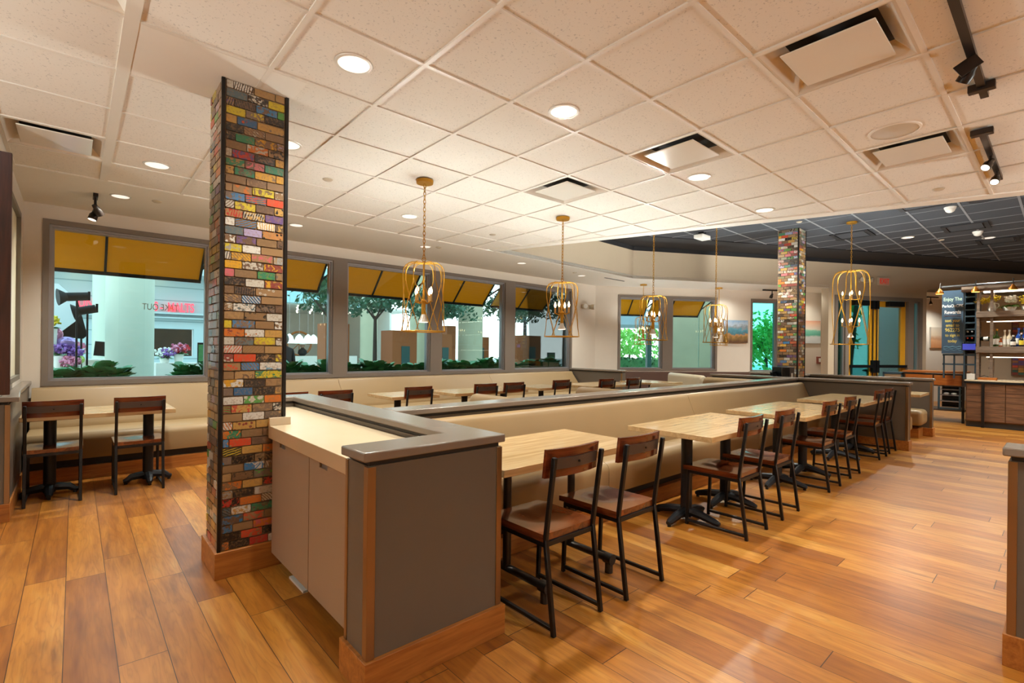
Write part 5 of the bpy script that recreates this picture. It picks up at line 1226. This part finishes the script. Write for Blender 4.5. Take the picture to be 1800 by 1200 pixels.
# person standing outside right of the mosaic column
t = thing('person', 'person in a dark jacket standing with back turned outside beside the column', 'person', (3.30,11.0,GZ), R(15))
V = [(0,0,.92),(0,0,1.15),(0,.01,1.38),(0,.0,1.47),(0,-.02,1.53),(0,-.02,1.62),(0,-.02,1.70),(.10,0,.88),(.11,.02,.48),(.11,.0,.08),(.12,-.12,.035),(-.10,0,.88),(-.12,.0,.48),(-.12,.02,.08),(-.12,-.10,.035),(.19,.01,1.38),(.25,.02,1.12),(.22,-.08,.90),(.21,-.11,.82),(-.19,.01,1.38),(-.25,.02,1.12),(-.23,-.06,.89),(-.22,-.09,.81)]
Ed = [(0,1),(1,2),(2,3),(3,4),(4,5),(5,6),(0,7),(7,8),(8,9),(9,10),(0,11),(11,12),(12,13),(13,14),(2,15),(15,16),(16,17),(17,18),(2,19),(19,20),(20,21),(21,22)]
Rd = [.15,.145,.15,.06,.055,.095,.07,.095,.065,.045,.035,.095,.065,.045,.035,.075,.05,.035,.03,.075,.05,.035,.03]
me = bpy.data.meshes.new('body'); me.from_pydata(V, Ed, []); bo = bpy.data.objects.new('body', me); C.objects.link(bo); bo.parent = t; me.materials.append(M['cloth'])
sk = bo.modifiers.new('skin', 'SKIN'); sb = bo.modifiers.new('sub', 'SUBSURF'); sb.levels = 2; sb.render_levels = 2
for i, r in enumerate(Rd): me.skin_vertices[0].data[i].radius = (r, r*.8)
me.skin_vertices[0].data[0].use_root = True
MB().ball((0,-.015,1.62), .105, 14, (.92,1.05,1.18)).build('hair', M['hair'], t)

# ------------------------------------------------------------------ light
W = bpy.data.worlds.new('sky'); S.world = W; W.use_nodes = True; nt = W.node_tree; b = nt.nodes['Background']
tc = nt.nodes.new('ShaderNodeTexCoord'); sp = nt.nodes.new('ShaderNodeSeparateXYZ'); nt.links.new(tc.outputs['Generated'], sp.inputs[0])
cr = nt.nodes.new('ShaderNodeValToRGB'); cr.color_ramp.elements[0].position = .0; cr.color_ramp.elements[0].color = (.93,1,1,1); cr.color_ramp.elements[1].position = .7; cr.color_ramp.elements[1].color = (.50,.86,1,1)
nt.links.new(sp.outputs[2], cr.inputs[0]); nt.links.new(cr.outputs[0], b.inputs[0]); b.inputs[1].default_value = SKY
def spot(x, y, z, e, size=125, blend=.9, r=.04, col=(.98,1,.92), d=(0,0,-1)):
    l = bpy.data.lights.new('downlight_lamp', 'SPOT'); l.energy = e; l.spot_size = R(size); l.spot_blend = blend; l.shadow_soft_size = r; l.color = col
    o = bpy.data.objects.new('downlight_lamp', l); C.objects.link(o); o.location = (x,y,z); o.rotation_euler = Vector(d).to_track_quat('-Z','Y').to_euler(); return o
for x, y, z in SPOTS: spot(x, y, z, DL*(2.4 if z > 3 else 1), 155 if z > 3 else 125, .7 if z > 3 else .9)
for x, y in ((2.35,-.3),(4.3,-.2),(-2,.5),(-2,3),(-2,-2),(2.2,-2.6),(4.6,-2.6),(6.4,-.4),(0,-4.4),(5.5,-4.6)): spot(x, y, CZ-.03, DL)  # added fill downlights over the unseen part of the room, no fixtures
for x, y in ((9.3,-1.2),(11.2,-1.2),(10.3,.4),(14.5,-2)): spot(x, y, DZ-.03, DL*1.6)  # more added fill downlights under the dark ceiling, no fixtures
# added upward fill lights in the unseen half of the room, brightening the ceiling
for x, y in ((-2.2,2.6),(-2.8,-1.0),(5.6,-2.2),(7.4,-4.2),(1.2,-5.0)):
    bulb(x, y, 1.9, PEND*1.8)
# track heads
spot(3.55,.36,CZ-.2,TRK,60,.5,.03,(1,.94,.85),(.5,.9,-1.6)); spot(5.25,.45,CZ-.2,TRK,60,.5,.03,(1,.94,.85),(-.7,.7,-1.3)); spot(.2,6.6,CZ-.22,8,70,.5,.03,(1,.94,.85),(.45,.5,-.7))
for k, o_ in ((6.1,.55),(3.2,.5),(5.3,.5)):  # added wall-wash lamps without fixtures, brightening the angled wall
    p = aw(k,-o_); spot(p[0],p[1],CZ-.05, DL*.4, 150, 1)
p = bk(9.5,.5); spot(p[0],p[1],2.84, DL*.8, 140, .8)
p = bk(11,-2); spot(12.2,.3,2.44,18,150,.9,.1,(1,.9,.75)); spot(12.7,.3,2.4,10,160,.9,.1)
S.view_settings.view_transform = 'Standard'; S.view_settings.look = 'None'; S.view_settings.gamma = 1; S.view_settings.use_curve_mapping = False
S.view_settings.exposure = EXPO
S.cycles.max_bounces = 8; S.cycles.diffuse_bounces = 4; S.cycles.glossy_bounces = 4; S.cycles.transparent_max_bounces = 12
S.cycles.sample_clamp_indirect = 4; S.cycles.caustics_reflective = False; S.cycles.caustics_refractive = False
